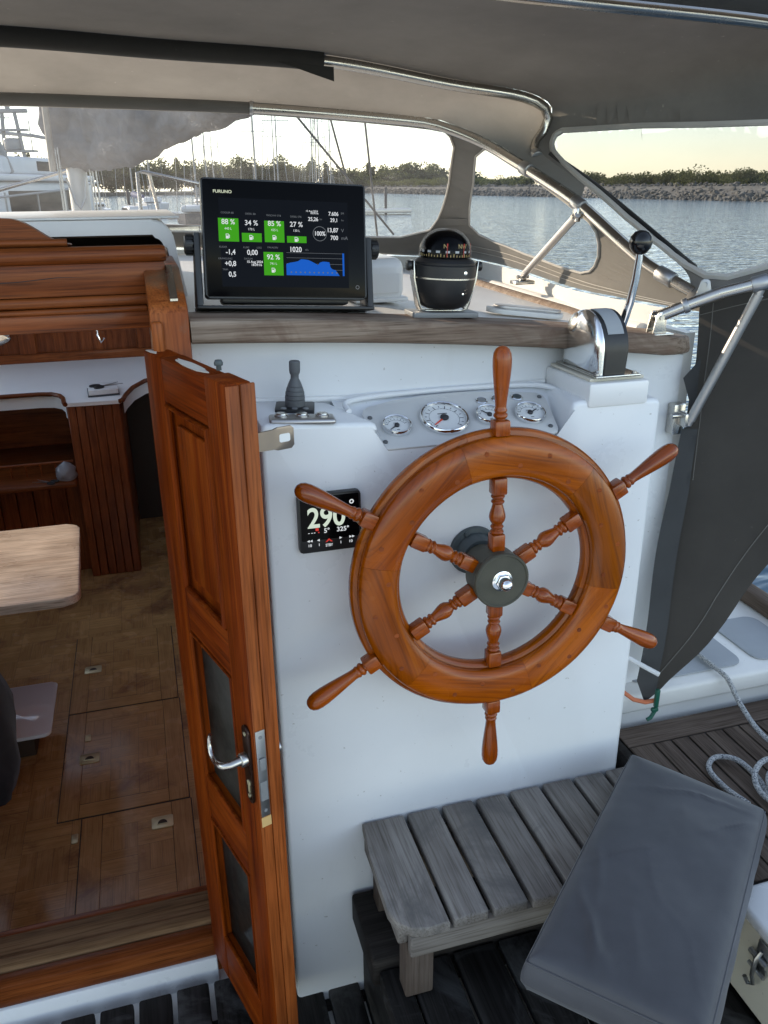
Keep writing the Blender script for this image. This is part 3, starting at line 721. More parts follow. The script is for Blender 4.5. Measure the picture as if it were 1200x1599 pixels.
def teak_deck():
    t = thing('teak_deck', 'dark weathered teak deck with black seams beside the white riser', 'deck', (1.03, .965, .5))
    b = MB(); b.box(0, .66, -.0, .506, -.02, .001); b.build('caulking', 'seam_caulk', t)
    b = MB(); b.box(-.002, .655, .435, .506, .0012, .006, .0015, 1); b.build('margin_board', 'deck_teak_cross', t)
    b = MB(); b.box(-.002, .062, .0, .432, .0012, .006, .0015, 1); x = .066; b.build('margin_board', 'deck_teak', t)
    b = MB()
    while x < .60:
        b.box(x, x+.045, .0, .4305, .0012, .006, .0015, 1); x += .0495
    b.build('planks', 'deck_teak', t)
    b = MB(); b.box(-.004, .66, -.03, -.002, -.5, .005, .003); b.box(-.03, -.006, -.03, .506, -.5, .005, .003); b.build('edge_board', 'dark_grating_cross', t)
teak_deck()
b = MB()
def lk():
    t = thing('cockpit_locker', 'white box locker with a metal latch at the right edge by the cushion', 'locker', (.98, .955, .298))
    b = MB(); b.box(.0, .55, -.62, -.004, 0, .186, .008, 3); b.build('body', 'ivory', t)
    b = MB(); b.box(-.008, .56, -.63, .0, .189, .217, .008, 3); b.build('lid', 'lid_white', t)
    l = MB(); l.box(-.005, -.0005, -.115, -.085, .105, .182, .002); l.build('latch', 'dull_steel', t)
    b = MB(); b.tube([(-.008, -.10, .165), (-.018, -.10, .15), (-.02, -.10, .11), (-.012, -.10, .085), (-.014, -.09, .075), (-.02, -.085, .09)], .0042, 8); b.cyl((-.012, -.122, .15), (-.012, -.078, .15), .006, n=10); b.cyl((-.012, -.12, .12), (-.012, -.08, .12), .004, n=10); b.build('latch_hook', 'dull_steel', t)
    b = MB(); b.prism(rrect(.20, .30, -.10, -.05, .01), .2172, .2185, bev=.0004); b.build('label_plate', 'grey_plastic', t)
lk()

# gratings
def grating(name, label, loc, x0, x1, y0, y1, pitch, wdt, th, zoff=0, beams=True):
    t = thing(name, label, 'grating', loc); x = x0
    while x+wdt <= x1+1e-6:
        e = random.uniform(-.003, .003); b = MB(); b.box(-wdt/2, wdt/2, y0, y1+e, zoff, zoff+th, .005, 2)
        o = b.build('slat', 'dark_grating', t); o.location.x = x+wdt/2; x += pitch
    if beams:
        b = MB()
        for yy in (y0+.08, (y0+y1)/2, y1-.12): b.box(x0, x1, yy, yy+.04, zoff-.02, zoff-.0005)
        b.build('bearer', 'dark_grating_cross', t)
grating('sole_grating', 'dark slatted grating on the cockpit floor below the companionway sill', (0, 0, -.008), -.88, .36, .3, 1.452, .0865, .074, .028)
ss = thing('step_platform', 'dark slatted platform under the grey bench beside the helm console', 'platform', (0, 0, 0))
x = .376
while x < 1.28:
    b = MB(); b.box(-.047, .047, .30, 1.156, .262, .287, .005, 2); o = b.build('slat', 'dark_grating', ss); o.location.x = x+.047; x += .103
b = MB(); b.box(.305, 1.30, 1.160, 1.342, .238, .315, .008, 3); b.build('rear_beam', 'dark_grating_cross', ss)
b = MB(); b.box(.328, .350, .25, 1.340, -.02, .236, .005); b.build('side_board', 'dark_grating', ss)
b = MB(); b.box(.316, .371, .25, 1.156, .2375, .289, .006, 2); b.build('edge_slat', 'dark_grating', ss)
for y0, y1 in ((.27, .29), (1.32, 1.339)):
    b = MB(); b.box(.352, 1.3, y0, y1, -.02, .2365); b.build('support', 'dark_grating_cross', ss)
# ================================================================== THINGS
# ------------------------------------------------------------------ ship's wheel (local: z towards the helmsman, y up)
wh = thing('ship_wheel', 'varnished wooden ship wheel with six turned spokes and handles in front of the white console', 'wheel', (.574, 1.24, 1.12), (R(90), 0, 0))
wh.rotation_euler = (Matrix.Rotation(R(.46), 4, 'Z') @ ROT(88.1, 'X')).to_euler()
def rim():
    bm = bmesh.new(); uvl = bm.loops.layers.uv.new('UVMap'); cl = bm.loops.layers.color.new('tint')
    prof_back = [(.187, -.022), (.270, -.022), (.2755, -.0185), (.2775, -.012), (.2765, -.005), (.273, -.001), (.265, .0006), (.2635, .002), (.1945, .002), (.191, .0006), (.187, -.002), (.1845, -.007), (.1845, -.017)]
    prof_front = [(.1945, .0021), (.2635, .0021), (.2660, .005), (.2660, .011), (.2642, .0155), (.2600, .0190), (.2530, .0218), (.2440, .0235), (.2290, .0242), (.2140, .0235), (.2060, .0220), (.1990, .0190), (.1950, .0155), (.1934, .011), (.1934, .005)]
    for prof, off in ((prof_back, R(90-47)), (prof_front, R(90+17))):
        nseg = 144
        for s_ in range(6):
            a0 = off-s_*math.pi/3; am = a0-math.pi/6; tv = random.uniform(.90, 1.08); tc = (tv*random.uniform(.97, 1.03), tv*random.uniform(.94, 1.02), tv*random.uniform(.9, 1.02), 1)
            K = nseg//6; ring = []
            for k in range(K+1):
                e = .0012 if k in (0, K) else 0
                a = a0-k*math.pi/3/K + (-.0008 if k == 0 else .0008 if k == K else 0)
                ring.append([bm.verts.new((r*math.cos(a), r*math.sin(a), z)) for r, z in prof])
            n = len(prof)
            fs = []
            for k in range(K):
                for i in range(n):
                    j = (i+1) % n; fs.append(bm.faces.new((ring[k][i], ring[k][j], ring[k+1][j], ring[k+1][i])))
            fs.append(bm.faces.new(ring[0][::-1])); fs.append(bm.faces.new(ring[K]))
            for f in fs:
                for lp in f.loops:
                    x, y, z = lp.vert.co; t = -x*math.sin(am)+y*math.cos(am); r = x*math.cos(am)+y*math.sin(am)
                    lp[uvl].uv = (t+s_*.37+(2.3 if prof is prof_front else 0), r*1.0+z*.9+s_*.21); lp[cl] = tc
    # plugs
    b = MB(); b.bm.free(); b.bm = bm; b.mat('rim_wood'); b.mat('plug_wood')
    for s_ in range(6):
        a0 = R(90+17)-s_*math.pi/3
        for da, r in ((R(9), .243), (R(25), .216), (R(38), .242), (R(53), .215)):
            a = a0-da; b.cyl((r*math.cos(a), r*math.sin(a), .0215), (r*math.cos(a), r*math.sin(a), .02395), .0045, n=14)
    b.mats = ['rim_wood', 'plug_wood']
    for f in b.bm.faces:
        for lp in f.loops:
            if f.material_index == 1: lp[cl] = (1, 1, 1, 1)
    return b.build('rim', None, wh, smooth=30)
rim()
def sqblock(b, y0, y1, h, ch=.0035):
    b.box(-h, h, y0, y1, -h, h, ch, 2)
def turned(b, prof, n=24):
    b.lathe([(r, y) for y, r in prof], n, MB.frame((0, 0, 0), (0, 1, 0)))
b = MB(); sqblock(b, .050, .083, .0128); sqblock(b, .158, .190, .0132)
turned(b, [(.082, .0085), (.0835, .0115), (.0865, .0128), (.0895, .0115), (.091, .009), (.0925, .0088), (.094, .0112), (.0965, .0122), (.099, .0108), (.1005, .0088), (.103, .0105), (.109, .0142), (.115, .0152), (.122, .0142), (.130, .0118), (.137, .0098), (.140, .0092), (.1415, .0112), (.144, .0124), (.1465, .0112), (.148, .009), (.1495, .0092), (.151, .0116), (.154, .0128), (.157, .0115), (.1585, .0085)])
sp0 = b.build('spoke', 'spoke_wood', wh, smooth=42)
b = MB(); sqblock(b, .266, .294, .0142)
turned(b, [(.2935, .0085), (.296, .0085), (.2985, .0118), (.3015, .0128), (.3045, .0116), (.3065, .0096), (.3085, .0112), (.311, .0116), (.3135, .0102), (.318, .0098), (.33, .0108), (.35, .0131), (.37, .0152), (.385, .0163), (.398, .0164), (.408, .0150), (.415, .0115), (.419, .0065), (.4203, .001)])
hd0 = b.build('handle', 'spoke_wood', wh, smooth=42)
for k in range(1, 6):
    for o in (sp0, hd0):
        c = o.copy(); C.objects.link(c); c.parent = wh; c.rotation_euler = (0, 0, -k*math.pi/3)
b = MB(); b.lathe([(.040, -.022), (.052, -.018), (.052, -.002), (.052, .020)], 48)
b.lathe([(.0505, .0201), (.0525, .0215), (.0535, .0245), (.0535, .029), (.0515, .0315), (.0490, .0315), (.0475, .0295), (.012, .0295)], 64)
b.lathe([(.034, -.070), (.034, -.022)], 40); b.build('hub', 'bronze', wh, smooth=40)
b = MB(); b.lathe([(.0195, .0296), (.0195, .0312), (.018, .0318)], 32); b.prism([(.0155*math.cos(R(60*k)), .0155*math.sin(R(60*k))) for k in range(6)], .032, .040, bev=.0015)
b.lathe([(.0122, .040), (.0125, .044), (.0118, .050), (.0095, .055), (.006, .058), (.0001, .0592)], 32); b.build('nut', 'chrome', wh, smooth=40)
fl = thing('wheel_shaft_flange', 'dark grey round flange bolted to the white console behind the wheel hub', 'flange', (.574, 1.3495, 1.1235), (R(90), 0, 0))
b = MB(); b.lathe([(.050, 0), (.0505, .004), (.049, .0085), (.040, .010), (.038, .03), (.0345, .036), (.0345, .037)], 48); b.build('body', 'flange_grey', fl, smooth=40)
for a in (115, 215, 335, 45):
    b = MB(); b.prism([(.0055*math.cos(R(60*k))+.0435*math.cos(R(a)), .0055*math.sin(R(60*k))+.0435*math.sin(R(a))) for k in range(6)], .0095, .0145, bev=.001); b.build('bolt', 'flange_grey', fl)

# ------------------------------------------------------------------ instrument panel (local: x right, y up the slope)
ip = thing('instrument_panel', 'pale panel of four white dials and three buttons recessed in the console top', 'instrument panel', (0, 1.341, 1.3405), (R(22), 0, 0))
poly = [(.402, .009), (.732, .009), (.742, .013), (.749, .024), (.764, .118), (.762, .134), (.750, .143), (.68, .155), (.60, .164), (.52, .163), (.45, .154), (.394, .139), (.384, .130), (.380, .118), (.389, .024), (.393, .014)]
b = MB(); b.prism(poly, -.0015, .0035, bev=.0012); b.build('plate', 'panel_white', ip)
def gauge(x, y, r, ticks, a0, a1, na, red=False):
    g = thing('gauge', None, None, (x, y, .0036)); g.parent = ip
    b = MB(); b.lathe([(r*.99, 0), (r, .003), (r*.985, .008), (r*.94, .0105), (r*.89, .0095), (r*.865, .006), (r*.86, .0035)], 48); b.build('bezel', 'chrome', g, smooth=40)
    b = MB(); b.mat('dial_face').lathe([(.0001, .004), (r*.87, .004)], 40); b.mat('ink')
    for i in range(ticks):
        a = R(a0+(a1-a0)*i/(ticks-1)); L = .16 if i % 2 == 0 else .09
        M = ROT(math.degrees(a), 'Z'); b.box(r*(.78-L), r*.78, -r*.014, r*.014, .0042, .0044, M=M)
    for i in range(0, 24):
        a = a0+(a1-a0)*i/23; b.box(r*.60, r*.615, -r*.05, r*.05, .0042, .00435, M=ROT(a, 'Z'))
    if red: b.box(-r*.2, r*.2, r*.26, r*.31, .0042, .0044)
    else: b.box(-r*.16, r*.16, r*.28, r*.33, .0042, .0044); b.box(-r*.1, r*.1, -r*.42, -r*.37, .0042, .0044)
    b.build('dial', None, g)
    b = MB(); M = ROT(na, 'Z'); b.mat('needle_red' if red else 'ink').prism([(-r*.16, -r*.05), (r*.66, -r*.018), (r*.66, r*.018), (-r*.16, r*.05)], .0052, .006, M)
    b.mat('ink').lathe([(r*.17, .0045), (r*.17, .0075), (r*.12, .009), (.0001, .0092)], 20); b.build('needle', None, g)
    return g
gauge(.434, .069, .0285, 9, 160, 20, 215, False); gauge(.532, .080, .0485, 15, 225, -45, 218, True)
gauge(.624, .077, .0285, 9, 160, 20, 128, False); gauge(.708, .072, .0315, 9, 160, 20, 30, False)
for i, (x, y) in enumerate(((.627, .128), (.660, .130), (.704, .130))):
    b = MB(); b.mat('chrome').lathe([(.0115, .0036), (.0115, .006), (.0095, .0072), (.0088, .0068)], 24, T((x, y, 0))); b.mat('grey_plastic' if i < 2 else 'flange_grey').lathe([(.0088, .0060), (.0075, .0082), (.0001, .0088)], 24, T((x, y, 0))); b.build('button', None, ip)
for x, y in ((.401, .029), (.391, .104), (.752, .126), (.735, .031)):
    b = MB(); b.lathe([(.0046, .0036), (.0046, .0056), (.0035, .0064), (.0001, .0066)], 14, T((x, y, 0))); b.build('screw', 'grey_rubber', ip)

# ------------------------------------------------------------------ joystick and button plate
js = thing('thruster_joystick', 'grey rubber booted joystick on a small black plate at the console corner', 'joystick', (.254, 1.462, 1.4035), (0, R(2), R(-12)))
b = MB(); b.prism(rrect(-.036, .036, -.034, .030, .004), .0, .009, bev=.0015)
b.build('base_plate', 'black_plastic', js)
b = MB()
for x in (-.02, .0, .02): b.lathe([(.0055, .0091), (.0055, .0105), (.0001, .011)], 14, T((x, -.026, 0)))
b.build('button', 'grey_plastic', js)
b = MB(); b.lathe([(.0185, .0092), (.0185, .020), (.0172, .021), (.0185, .0225), (.0182, .028), (.017, .029), (.0178, .0305), (.017, .036), (.0158, .037), (.0163, .0385), (.0145, .044), (.0132, .045), (.0135, .0465), (.0105, .054), (.0075, .060), (.0075, .066), (.0095, .070), (.0102, .075), (.0102, .090), (.0088, .092), (.0001, .0925)], 32)
b.build('stick', 'grey_rubber', js, smooth=30)
bp = thing('button_plate', 'grey metal strip with three round buttons in front of the joystick', 'switch panel', (.250, 1.373, 1.4045), (0, R(2.5), R(-6)))
b = MB(); b.box(-.058, .058, -.022, .022, 0, .010, .006, 3); b.build('plate', 'tube_grey', bp)
for x in (-.036, 0, .036):
    b = MB(); b.lathe([(.0125, .0095), (.0125, .0125), (.0112, .0138), (.010, .0132)], 24, T((x, .004, 0))); b.lathe([(.0098, .013), (.009, .0155), (.0001, .0162)], 24, T((x, .004, 0))); b.build('button', 'stainless', bp)

# ------------------------------------------------------------------ autopilot display
ap = thing('autopilot_display', 'small square black display showing 290 on the white console behind a wheel handle', 'display', (.228, 1.3495, 1.167), (R(90), 0, 0))
W_, H_ = .116, .112
b = MB(); b.prism(rrect(0, W_, 0, H_, .006), 0, .014, bev=.002); b.build('case', 'black_plastic', ap)
b = MB(); b.prism(rrect(.004, W_-.004, .024, H_-.004, .003), .0141, .0146); b.build('glass', 'black_gloss', ap)
def ptx(b, t, u, v, size, **k): b.text(t, size, T((u*W_, v*H_, .0150)), **k)
b = MB(); b.mat('screen_cream'); ptx(b, '290', .44, .59, .054, bold=.02, sx=.88)
b.mat('screen_white'); ptx(b, '5°', .44, .365, .0125, bold=.02); ptx(b, '325°', .70, .365, .0125, bold=.02); ptx(b, '°', .85, .75, .03, bold=.01)
for u in (.14, .19, .23): b.box(u*W_, u*W_+.003, .345*H_, .355*H_, .0149, .0150)
b.mat('screen_red').box(.26*W_, .31*W_, .38*H_, .43*H_, .0149, .0150); b.box(.30*W_, .32*W_, .34*H_, .36*H_, .0149, .015)
b.build('readout', None, ap, smooth=0, recalc=False)
b = MB(); b.mat('screen_white')
ptx(b, '10', .16, .13, .0075, bold=.02); ptx(b, '1', .31, .13, .0075, bold=.02); ptx(b, 'STBY', .47, .105, .0075, bold=.02, sx=.8); ptx(b, '1', .66, .13, .0075, bold=.02); ptx(b, '10', .82, .13, .0075, bold=.02)
for u, q in ((.13, 1), (.29, 1), (.67, -1), (.83, -1)):
    for k in range(2 if u in (.13, .83) else 1):
        x0 = (u+k*.045)*W_; b.prism([(x0+q*.0035, .19*H_), (x0+q*.0035, .235*H_), (x0-q*.0015, .2125*H_)], .0149, .0150)
b.mat('screen_red').prism([(.41*W_, .165*H_), (.47*W_, .225*H_), (.53*W_, .165*H_), (.50*W_, .165*H_), (.47*W_, .195*H_), (.44*W_, .165*H_)], .0149, .0150)
b.build('key_row', None, ap, smooth=0, recalc=False)

# ------------------------------------------------------------------ chart plotter
cpF = Vector((1, 0, -.052)).normalized(); cpV0 = Vector((.045, .20, 1)); cpV = (cpV0-cpF*cpV0.dot(cpF)).normalized(); cpN = cpF.cross(cpV)
cp = thing('chart_plotter', 'large black chart plotter showing green tank levels on the teak beam', 'chart plotter')
CW, CH = .306, .211
o_ = Vector((.1165, 1.56, 1.601))
cp.matrix_world = Matrix(((cpF.x, cpV.x, cpN.x, o_.x), (cpF.y, cpV.y, cpN.y, o_.y), (cpF.z, cpV.z, cpN.z, o_.z), (0, 0, 0, 1)))
b = MB(); b.prism(rrect(0, CW, 0, CH, .006), -.03, 0, bev=.003, seg=3); b.box(.03, CW-.03, .02, CH-.02, -.075, -.031, .012); b.build('housing', 'black_plastic', cp)
b = MB(); b.prism(rrect(.003, CW-.003, .003, CH-.003, .004), .0002, .0012, bev=.0004); b.build('glass', 'black_gloss', cp)
b = MB(); b.prism(rrect(.10*CW, .885*CW, .10*CH, .84*CH, .001), .0013, .0014); b.build('screen', 'screen_dark', cp)
def ct(b, t, u, v, size, **k): b.text(t, size, T((u*CW, v*CH, .0019)), **k)
def cb(b, u0, u1, v0, v1, z=.0016): b.box(u0*CW, u1*CW, v0*CH, v1*CH, z-.0001, z)
b = MB(); b.mat('screen_green')
for u0, u1, v0, v1 in ((.092, .212, .479, .672), (.229, .348, .480, .554), (.366, .486, .482, .662), (.502, .622, .483, .539), (.355, .474, .201, .399)): cb(b, u0, u1, v0, v1)
b.build('tank_bars', None, cp, smooth=0, recalc=False)
b = MB(); b.mat('screen_white')
for t, u, v in (('88 %', .151, .640), ('34 %', .288, .637), ('85 %', .427, .638), ('27 %', .561, .637), ('92 %', .414, .355)): ct(b, t, u, v, .0125, bold=.012)
for t, u, v, s_ in (('-1,4', .158, .390, .0125), ('+0,8', .154, .293, .0125), ('0,5', .163, .203, .0125), ('0,00', .288, .390, .0125), ('1020', .552, .424, .0128), ('7.606', .795, .738, .0095), ('25,26', .667, .687, .0095), ('29,1', .798, .684, .0095), ('100%', .706, .566, .0108), ('13,87', .787, .598, .0108), ('700', .797, .533, .0108)): ct(b, t, u, v, s_, bold=.018, sx=.92)
for t, u, v in (('440 L', .149, .585), ('170 L', .287, .585), ('425 L', .427, .585), ('130 L', .561, .585), ('741 L', .414, .30)): ct(b, t, u, v, .0058)
ct(b, '15 Aug 2024', .30, .312, .0058, bold=.02); ct(b, '18:39:16', .31, .287, .0058, bold=.02); ct(b, '15 Aug 2024', .66, .755, .0045, bold=.01); ct(b, '18:39:16', .675, .738, .0045, bold=.02)
for u, v in ((.145, .523), (.285, .517), (.425, .522), (.560, .512), (.412, .245)):   # fuel pump signs
    cb(b, u-.011, u+.006, v-.020, v+.020, .0019); cb(b, u+.008, u+.012, v-.014, v+.012, .0019)
b.build('readings', None, cp, smooth=0, recalc=False)
b = MB(); b.mat('screen_green')
for u, v in ((.145, .523), (.285, .517), (.425, .522), (.560, .512), (.412, .245)): cb(b, u-.008, u+.003, v+.003, v+.015, .0021)
b.mat('screen_grey')
for t, u, v in (('COOLER BB', .148, .716), ('DIESEL BB', .285, .713), ('FRISCHW STB', .425, .706), ('DIESEL STB', .560, .703), ('FÄKALIEN', .412, .437)): ct(b, t, u, v, .0044)
for t, u, v in (('RUDER', .115, .432), ('KURS', .252, .432), ('LOG', .33, .432), ('KRÄNGUNG', .125, .335), ('DATUM', .262, .337), ('TRIM', .122, .243), ('V', .850, .597), ('mA', .862, .533), ('hPa', .622, .424), ('SM', .852, .745), ('kn', .852, .687), ('kn', .715, .690)): ct(b, t, u, v, .0045 if len(t) > 2 else .009 if t in ('V', 'mA') else .005)
ring = [(.706+.042*math.cos(R(a)), .566+.061*math.sin(R(a))) for a in range(0, 360, 10)]
b.tube([(u*CW, v*CH, .0017) for u, v in ring], .0005, 6, closed=True)
for v in (.255, .305, .355, .398): cb(b, .495, .85, v-.0012, v+.0012, .0015)
b.build('captions', None, cp, smooth=0, recalc=False)
b = MB(); b.mat('screen_blue')
g = [(.492, .205), (.492, .300), (.515, .312), (.54, .318), (.565, .326), (.585, .344), (.61, .342), (.63, .338), (.65, .326), (.675, .308), (.69, .297), (.702, .318), (.72, .327), (.745, .326), (.762, .322), (.768, .28), (.78, .262), (.80, .255), (.812, .235), (.826, .205)]
b.prism([(u*CW, v*CH) for u, v in g], .0017, .0018); cb(b, .846, .857, .205, .402, .0018)
b.build('pressure_graph', None, cp, smooth=0, recalc=False)
b = MB(); b.mat('screen_grey')
for k in range(11): cb(b, .518+k*.0285, .526+k*.0285, .226, .236, .0021)
b.build('graph_marks', None, cp, smooth=0, recalc=False)
b = MB(); b.mat('brass'); b.text('FURUNO', .0072, T((.125*CW, .888*CH, .00135)), bold=.03, depth=.0001, sx=1.15); b.build('maker_name', None, cp, smooth=0, recalc=False)
b = MB(); b.mat('screen_grey').tube([(.94*CW+.0032*math.cos(R(a)), .108*CH+.0032*math.sin(R(a)), .0014) for a in range(0, 360, 20)], .0006, 6, closed=True); b.build('power_button', None, cp)
b = MB()
for sx, xx in ((-1, -.016), (1, CW+.004)):
    b.prism([(-.070, -.012), (-.006, -.012), (-.016, .118), (-.046, .118)], xx, xx+.012, Matrix(((0, 0, 1, 0), (0, 1, 0, 0), (1, 0, 0, 0), (0, 0, 0, 1))), bev=.002)
b.box(-.016, CW+.016, -.019, -.0125, -.080, .0, .002); b.box(.03, CW-.03, -.008, .01, -.06, -.02, .006)
b.build('bracket', 'black_plastic', cp)
for xx, d in ((-.0165, -1), (CW+.0165, 1)):
    b = MB(); b.cyl((xx, .098, -.032), (xx+d*.016, .098, -.032), .0175, n=28, bev=.004)
    for k in range(12): a = k*math.pi/6; b.box(-.002, .002, -.0005, .002, 0, .013, M=T((xx, .098, -.032)) @ Matrix.Rotation(R(90)*d, 4, 'Y') @ Matrix.Rotation(a, 4, 'Z') @ T((0, .017, 0)))
    b.build('knob', 'black_plastic', cp)

# ------------------------------------------------------------------ compass
co = thing('steering_compass', 'black domed steering compass in a metal bracket on the teak beam', 'compass', (.578, 1.562, 1.553), (0, R(2.5), 0))
b = MB(); b.lathe([(.001, .010), (.034, .010), (.044, .014), (.053, .024), (.059, .044), (.0625, .066), (.0625, .0675), (.0628, .092), (.060, .094), (.0605, .098), (.0575, .101), (.054, .104), (.050, .106)], 56); b.build('bowl', 'black_plastic', co, smooth=40)
b = MB(); b.lathe([(.0628, .0675), (.0634, .068), (.0634, .0705), (.0628, .071)], 56); b.build('band', 'stainless', co)
b = MB(); b.lathe([(.0515, .1055), (.0525, .115), (.0500, .128), (.0435, .141), (.0335, .151), (.021, .1575), (.008, .1598), (.0002, .160)], 56); b.build('dome', 'dome_glass', co)
b = MB(); b.mat('black_gloss').lathe([(.001, .1075), (.0475, .1075), (.0478, .116), (.0465, .128), (.0405, .1395), (.031, .1485), (.019, .1545), (.007, .1568), (.0002, .157)], 48)
for t, a, mt in (('N', -40, 'gold_ink'), ('NW', 2, 'gold_ink'), ('W', 44, 'gold_ink')):
    b.mat(mt); M = Matrix.Rotation(R(a+20), 4, 'Z') @ T((0, -.0478, .1285)) @ ROT(82, 'X'); b.text(t, .0115, M, bold=.0)
b.mat('gold_ink')
for k in range(48):
    b.box(-.0007, .0007, -.0487, -.0482, .1090, .1150 if k % 4 == 0 else .1130 if k % 2 else .1120, M=Matrix.Rotation(R(k*7.5), 4, 'Z'))
b.mat('dial_face')
for k in range(16): b.box(-.004, .004, -.0486, -.0481, .1165, .1205, M=Matrix.Rotation(R(k*22.5+8), 4, 'Z'))
b.mat('red_ink')
for a in (-16, 26, 60): b.box(-.0009, .0009, -.0492, -.0487, .109, .134, M=Matrix.Rotation(R(a), 4, 'Z'))
b.build('card', None, co, smooth=35)
b = MB()
for sx in (-1, 1):
    b.tube([(sx*.046, 0, .006), (sx*.0515, 0, .014), (sx*.060, 0, .045), (sx*.0675, 0, .088), (sx*.068, 0, .096)], .0045, 8) if False else None
    pts = [(.038, .004), (.050, .006), (.0545, .016), (.066, .066), (.0685, .10), (.0655, .10), (.0630, .066), (.0515, .018), (.047, .009), (.038, .0065)]
    b.prism([(sx*x, z) for x, z in pts][::sx], -.012, .012, PY, bev=.001)
b.box(-.0385, .0385, -.012, .012, .004, .0065, .0006); b.build('bracket', 'stainless', co)
for sx in (-1, 1):
    b = MB(); b.cyl((sx*.0685, 0, .090), (sx*.078, 0, .090), .0095, n=20, bev=.002); b.build('knob', 'black_plastic', co)
b = MB(); b.lathe([(.003, -.0002), (.0032, .0012), (.0001, .0016)], 12, T((.022, -.0585, .081)) @ ROT(90, 'X')); b.lathe([(.0022, 0), (.002, .001), (.0001, .0012)], 12, T((.020, -.0565, .042)) @ ROT(90, 'X')); b.build('screw', 'chrome', co)
b = MB(); b.box(-.068, .068, -.03, .035, -.007, .0035, .002); b.build('base_plate', 'grey_plastic', co)

# ------------------------------------------------------------------ throttle
th = thing('throttle_lever', 'chrome and black engine control lever on a white plinth by the bulkhead', 'throttle', (.853, 1.43, 1.4455))
def dprof(r, h, x=0): return [(-r, 0)]+[(-r*math.cos(math.pi*i/20), h+r*math.sin(math.pi*i/20)) for i in range(21)]+[(r, 0)]
b = MB(); b.box(-.040, .058, -.082, .082, .0003, .005, .002); b.build('base_plate', 'stainless', th)
b = MB(); b.prism(dprof(.072, .046), -.020, .030, PX, bev=.006, seg=3); b.build('housing', 'black_plastic', th, smooth=45)
b = MB(); b.rings([[Vector((x, y*k, .044*(1-k)+z*k)) for y, z in dprof(.0725, .0465)] for x, k in ((-.0205, .985), (-.0215, 1.0), (-.0245, 1.0), (-.027, .985), (-.031, .93), (-.0365, .78), (-.0405, .55), (-.0425, .28), (-.0432, .02))]); b.build('chrome_cover', 'pitted_chrome', th, smooth=60)
b = MB(); b.lathe([(.0195, -.004), (.0190, .003), (.017, .0045), (.0001, .0050)], 32, T((-.0345, .024, .092)) @ ROT(-68, 'Y')); b.build('cap', 'stainless', th)
b = MB(); b.prism([(-.0732*math.cos(a)*1.0, .046+.0732*math.sin(a)) for a in [R(28+4*i) for i in range(18)]]+[(-.0715*math.cos(a), .046+.0715*math.sin(a)) for a in [R(28+68-4*i) for i in range(18)]], -.012, .022, PX); b.build('label_plate', 'nonskid', th)
b = MB(); b.lathe([(.001, -.003), (.020, -.003), (.021, .0), (.019, .008), (.014, .012), (.0001, .013)], 32, T((.0335, .0, .060)) @ ROT(90, 'Y')); b.build('boss', 'chrome', th, smooth=40)
lv = MB(); lv.tube([(.047, -.004, .056), (.050, -.010, .085), (.055, -.022, .13), (.057, -.030, .175), (.056, -.036, .215), (.054, -.038, .232)], [.0085, .0085, .008, .0075, .0068, .006], 16); lvo = lv.build('lever', 'chrome', th)
b = MB(); b.lathe([(.005, -.022), (.012, -.0195), (.019, -.010), (.0215, .0), (.0195, .010), (.013, .018), (.006, .0212), (.0001, .0218)], 32, T((.054, -.039, .243))); b.build('knob', 'black_shiny', lvo, smooth=60)
for x, y in ((.048, -.072), (.05, .07), (-.034, -.074)):
    b = MB(); b.cyl((x, y, .005), (x, y, .0085), .0048, n=14, bev=.001); b.build('screw', 'stainless', th)

# ------------------------------------------------------------------ companionway door (local: x across, z up, -y the inner face)
dr = thing('cabin_door', 'varnished wooden door with one panel and two glass panes standing open beside the console', 'door', (-.005, 1.475, 0), (0, 0, R(-72.9)))
b = MB(); b.mat('door_wood').box(0, .085, 0, .042, .085, 1.528, .003); b.box(.276, .352, 0, .042, .085, 1.533, .003)
b.mat('door_wood_cross').box(.0855, .2755, .001, .041, 1.455, 1.5295, .002); b.box(.0855, .2755, .001, .041, 1.012, 1.100, .002); b.box(.0855, .2755, .001, .041, .565, .672, .002); b.box(.0855, .2755, .001, .041, .086, .222, .002)
b.build('frame', None, dr)
b = MB(); b.mat('door_wood').box(.086, .275, .012, .030, 1.1005, 1.4545)
b.box(.118, .243, .004, .0118, 1.135, 1.422, .006, 2); b.build('panel', None, dr)
b = MB()
def mould(b, x0, x1, z0, z1, r=.006):
    b.tube([(x0, .002, z0), (x0, .002, z1), (x1, .002, z1), (x1, .002, z0)], r, 8, closed=True)
mould(b, .092, .269, 1.107, 1.448); b.build('panel_moulding', 'door_wood', dr)
b = MB(); mould(b, .0885, .2725, .676, 1.008, .0042); mould(b, .0885, .2725, .226, .561, .0042); b.build('glazing_bead', 'door_wood', dr)
for z0, z1 in ((.672, 1.012), (.222, .565)):
    b = MB(); b.box(.0858, .2752, .019, .023, z0+.0005, z1-.0005); b.build('pane', 'door_glass', dr)
b = MB(); b.box(.3525, .3545, .001, .022, .09, 1.53, .0008); b.box(.3525, .3575, .0225, .046, .085, 1.532, .003); b.build('edge_strip', 'edge_wood', dr)
b = MB(); b.prism([(.185+(.062+.010*math.sin(k*2.3))*math.cos(R(k*18)), .0165+.0095*math.sin(R(k*18))) for k in range(20)], 1.5296, 1.5309); b.prism([(.004, .003), (.03, .003), (.045, .008), (.03, .014), (.006, .012)], 1.528, 1.5289); b.build('top_wear', 'worn_paint', dr)
b = MB(); b.cyl((.255, .034, 1.533), (.255, .034, 1.541), .004, n=12); b.lathe([(.0065, 0), (.007, .004), (.005, .008), (.0001, .009)], 16, T((.255, .034, 1.5405))); b.build('top_bolt', 'flange_grey', dr)
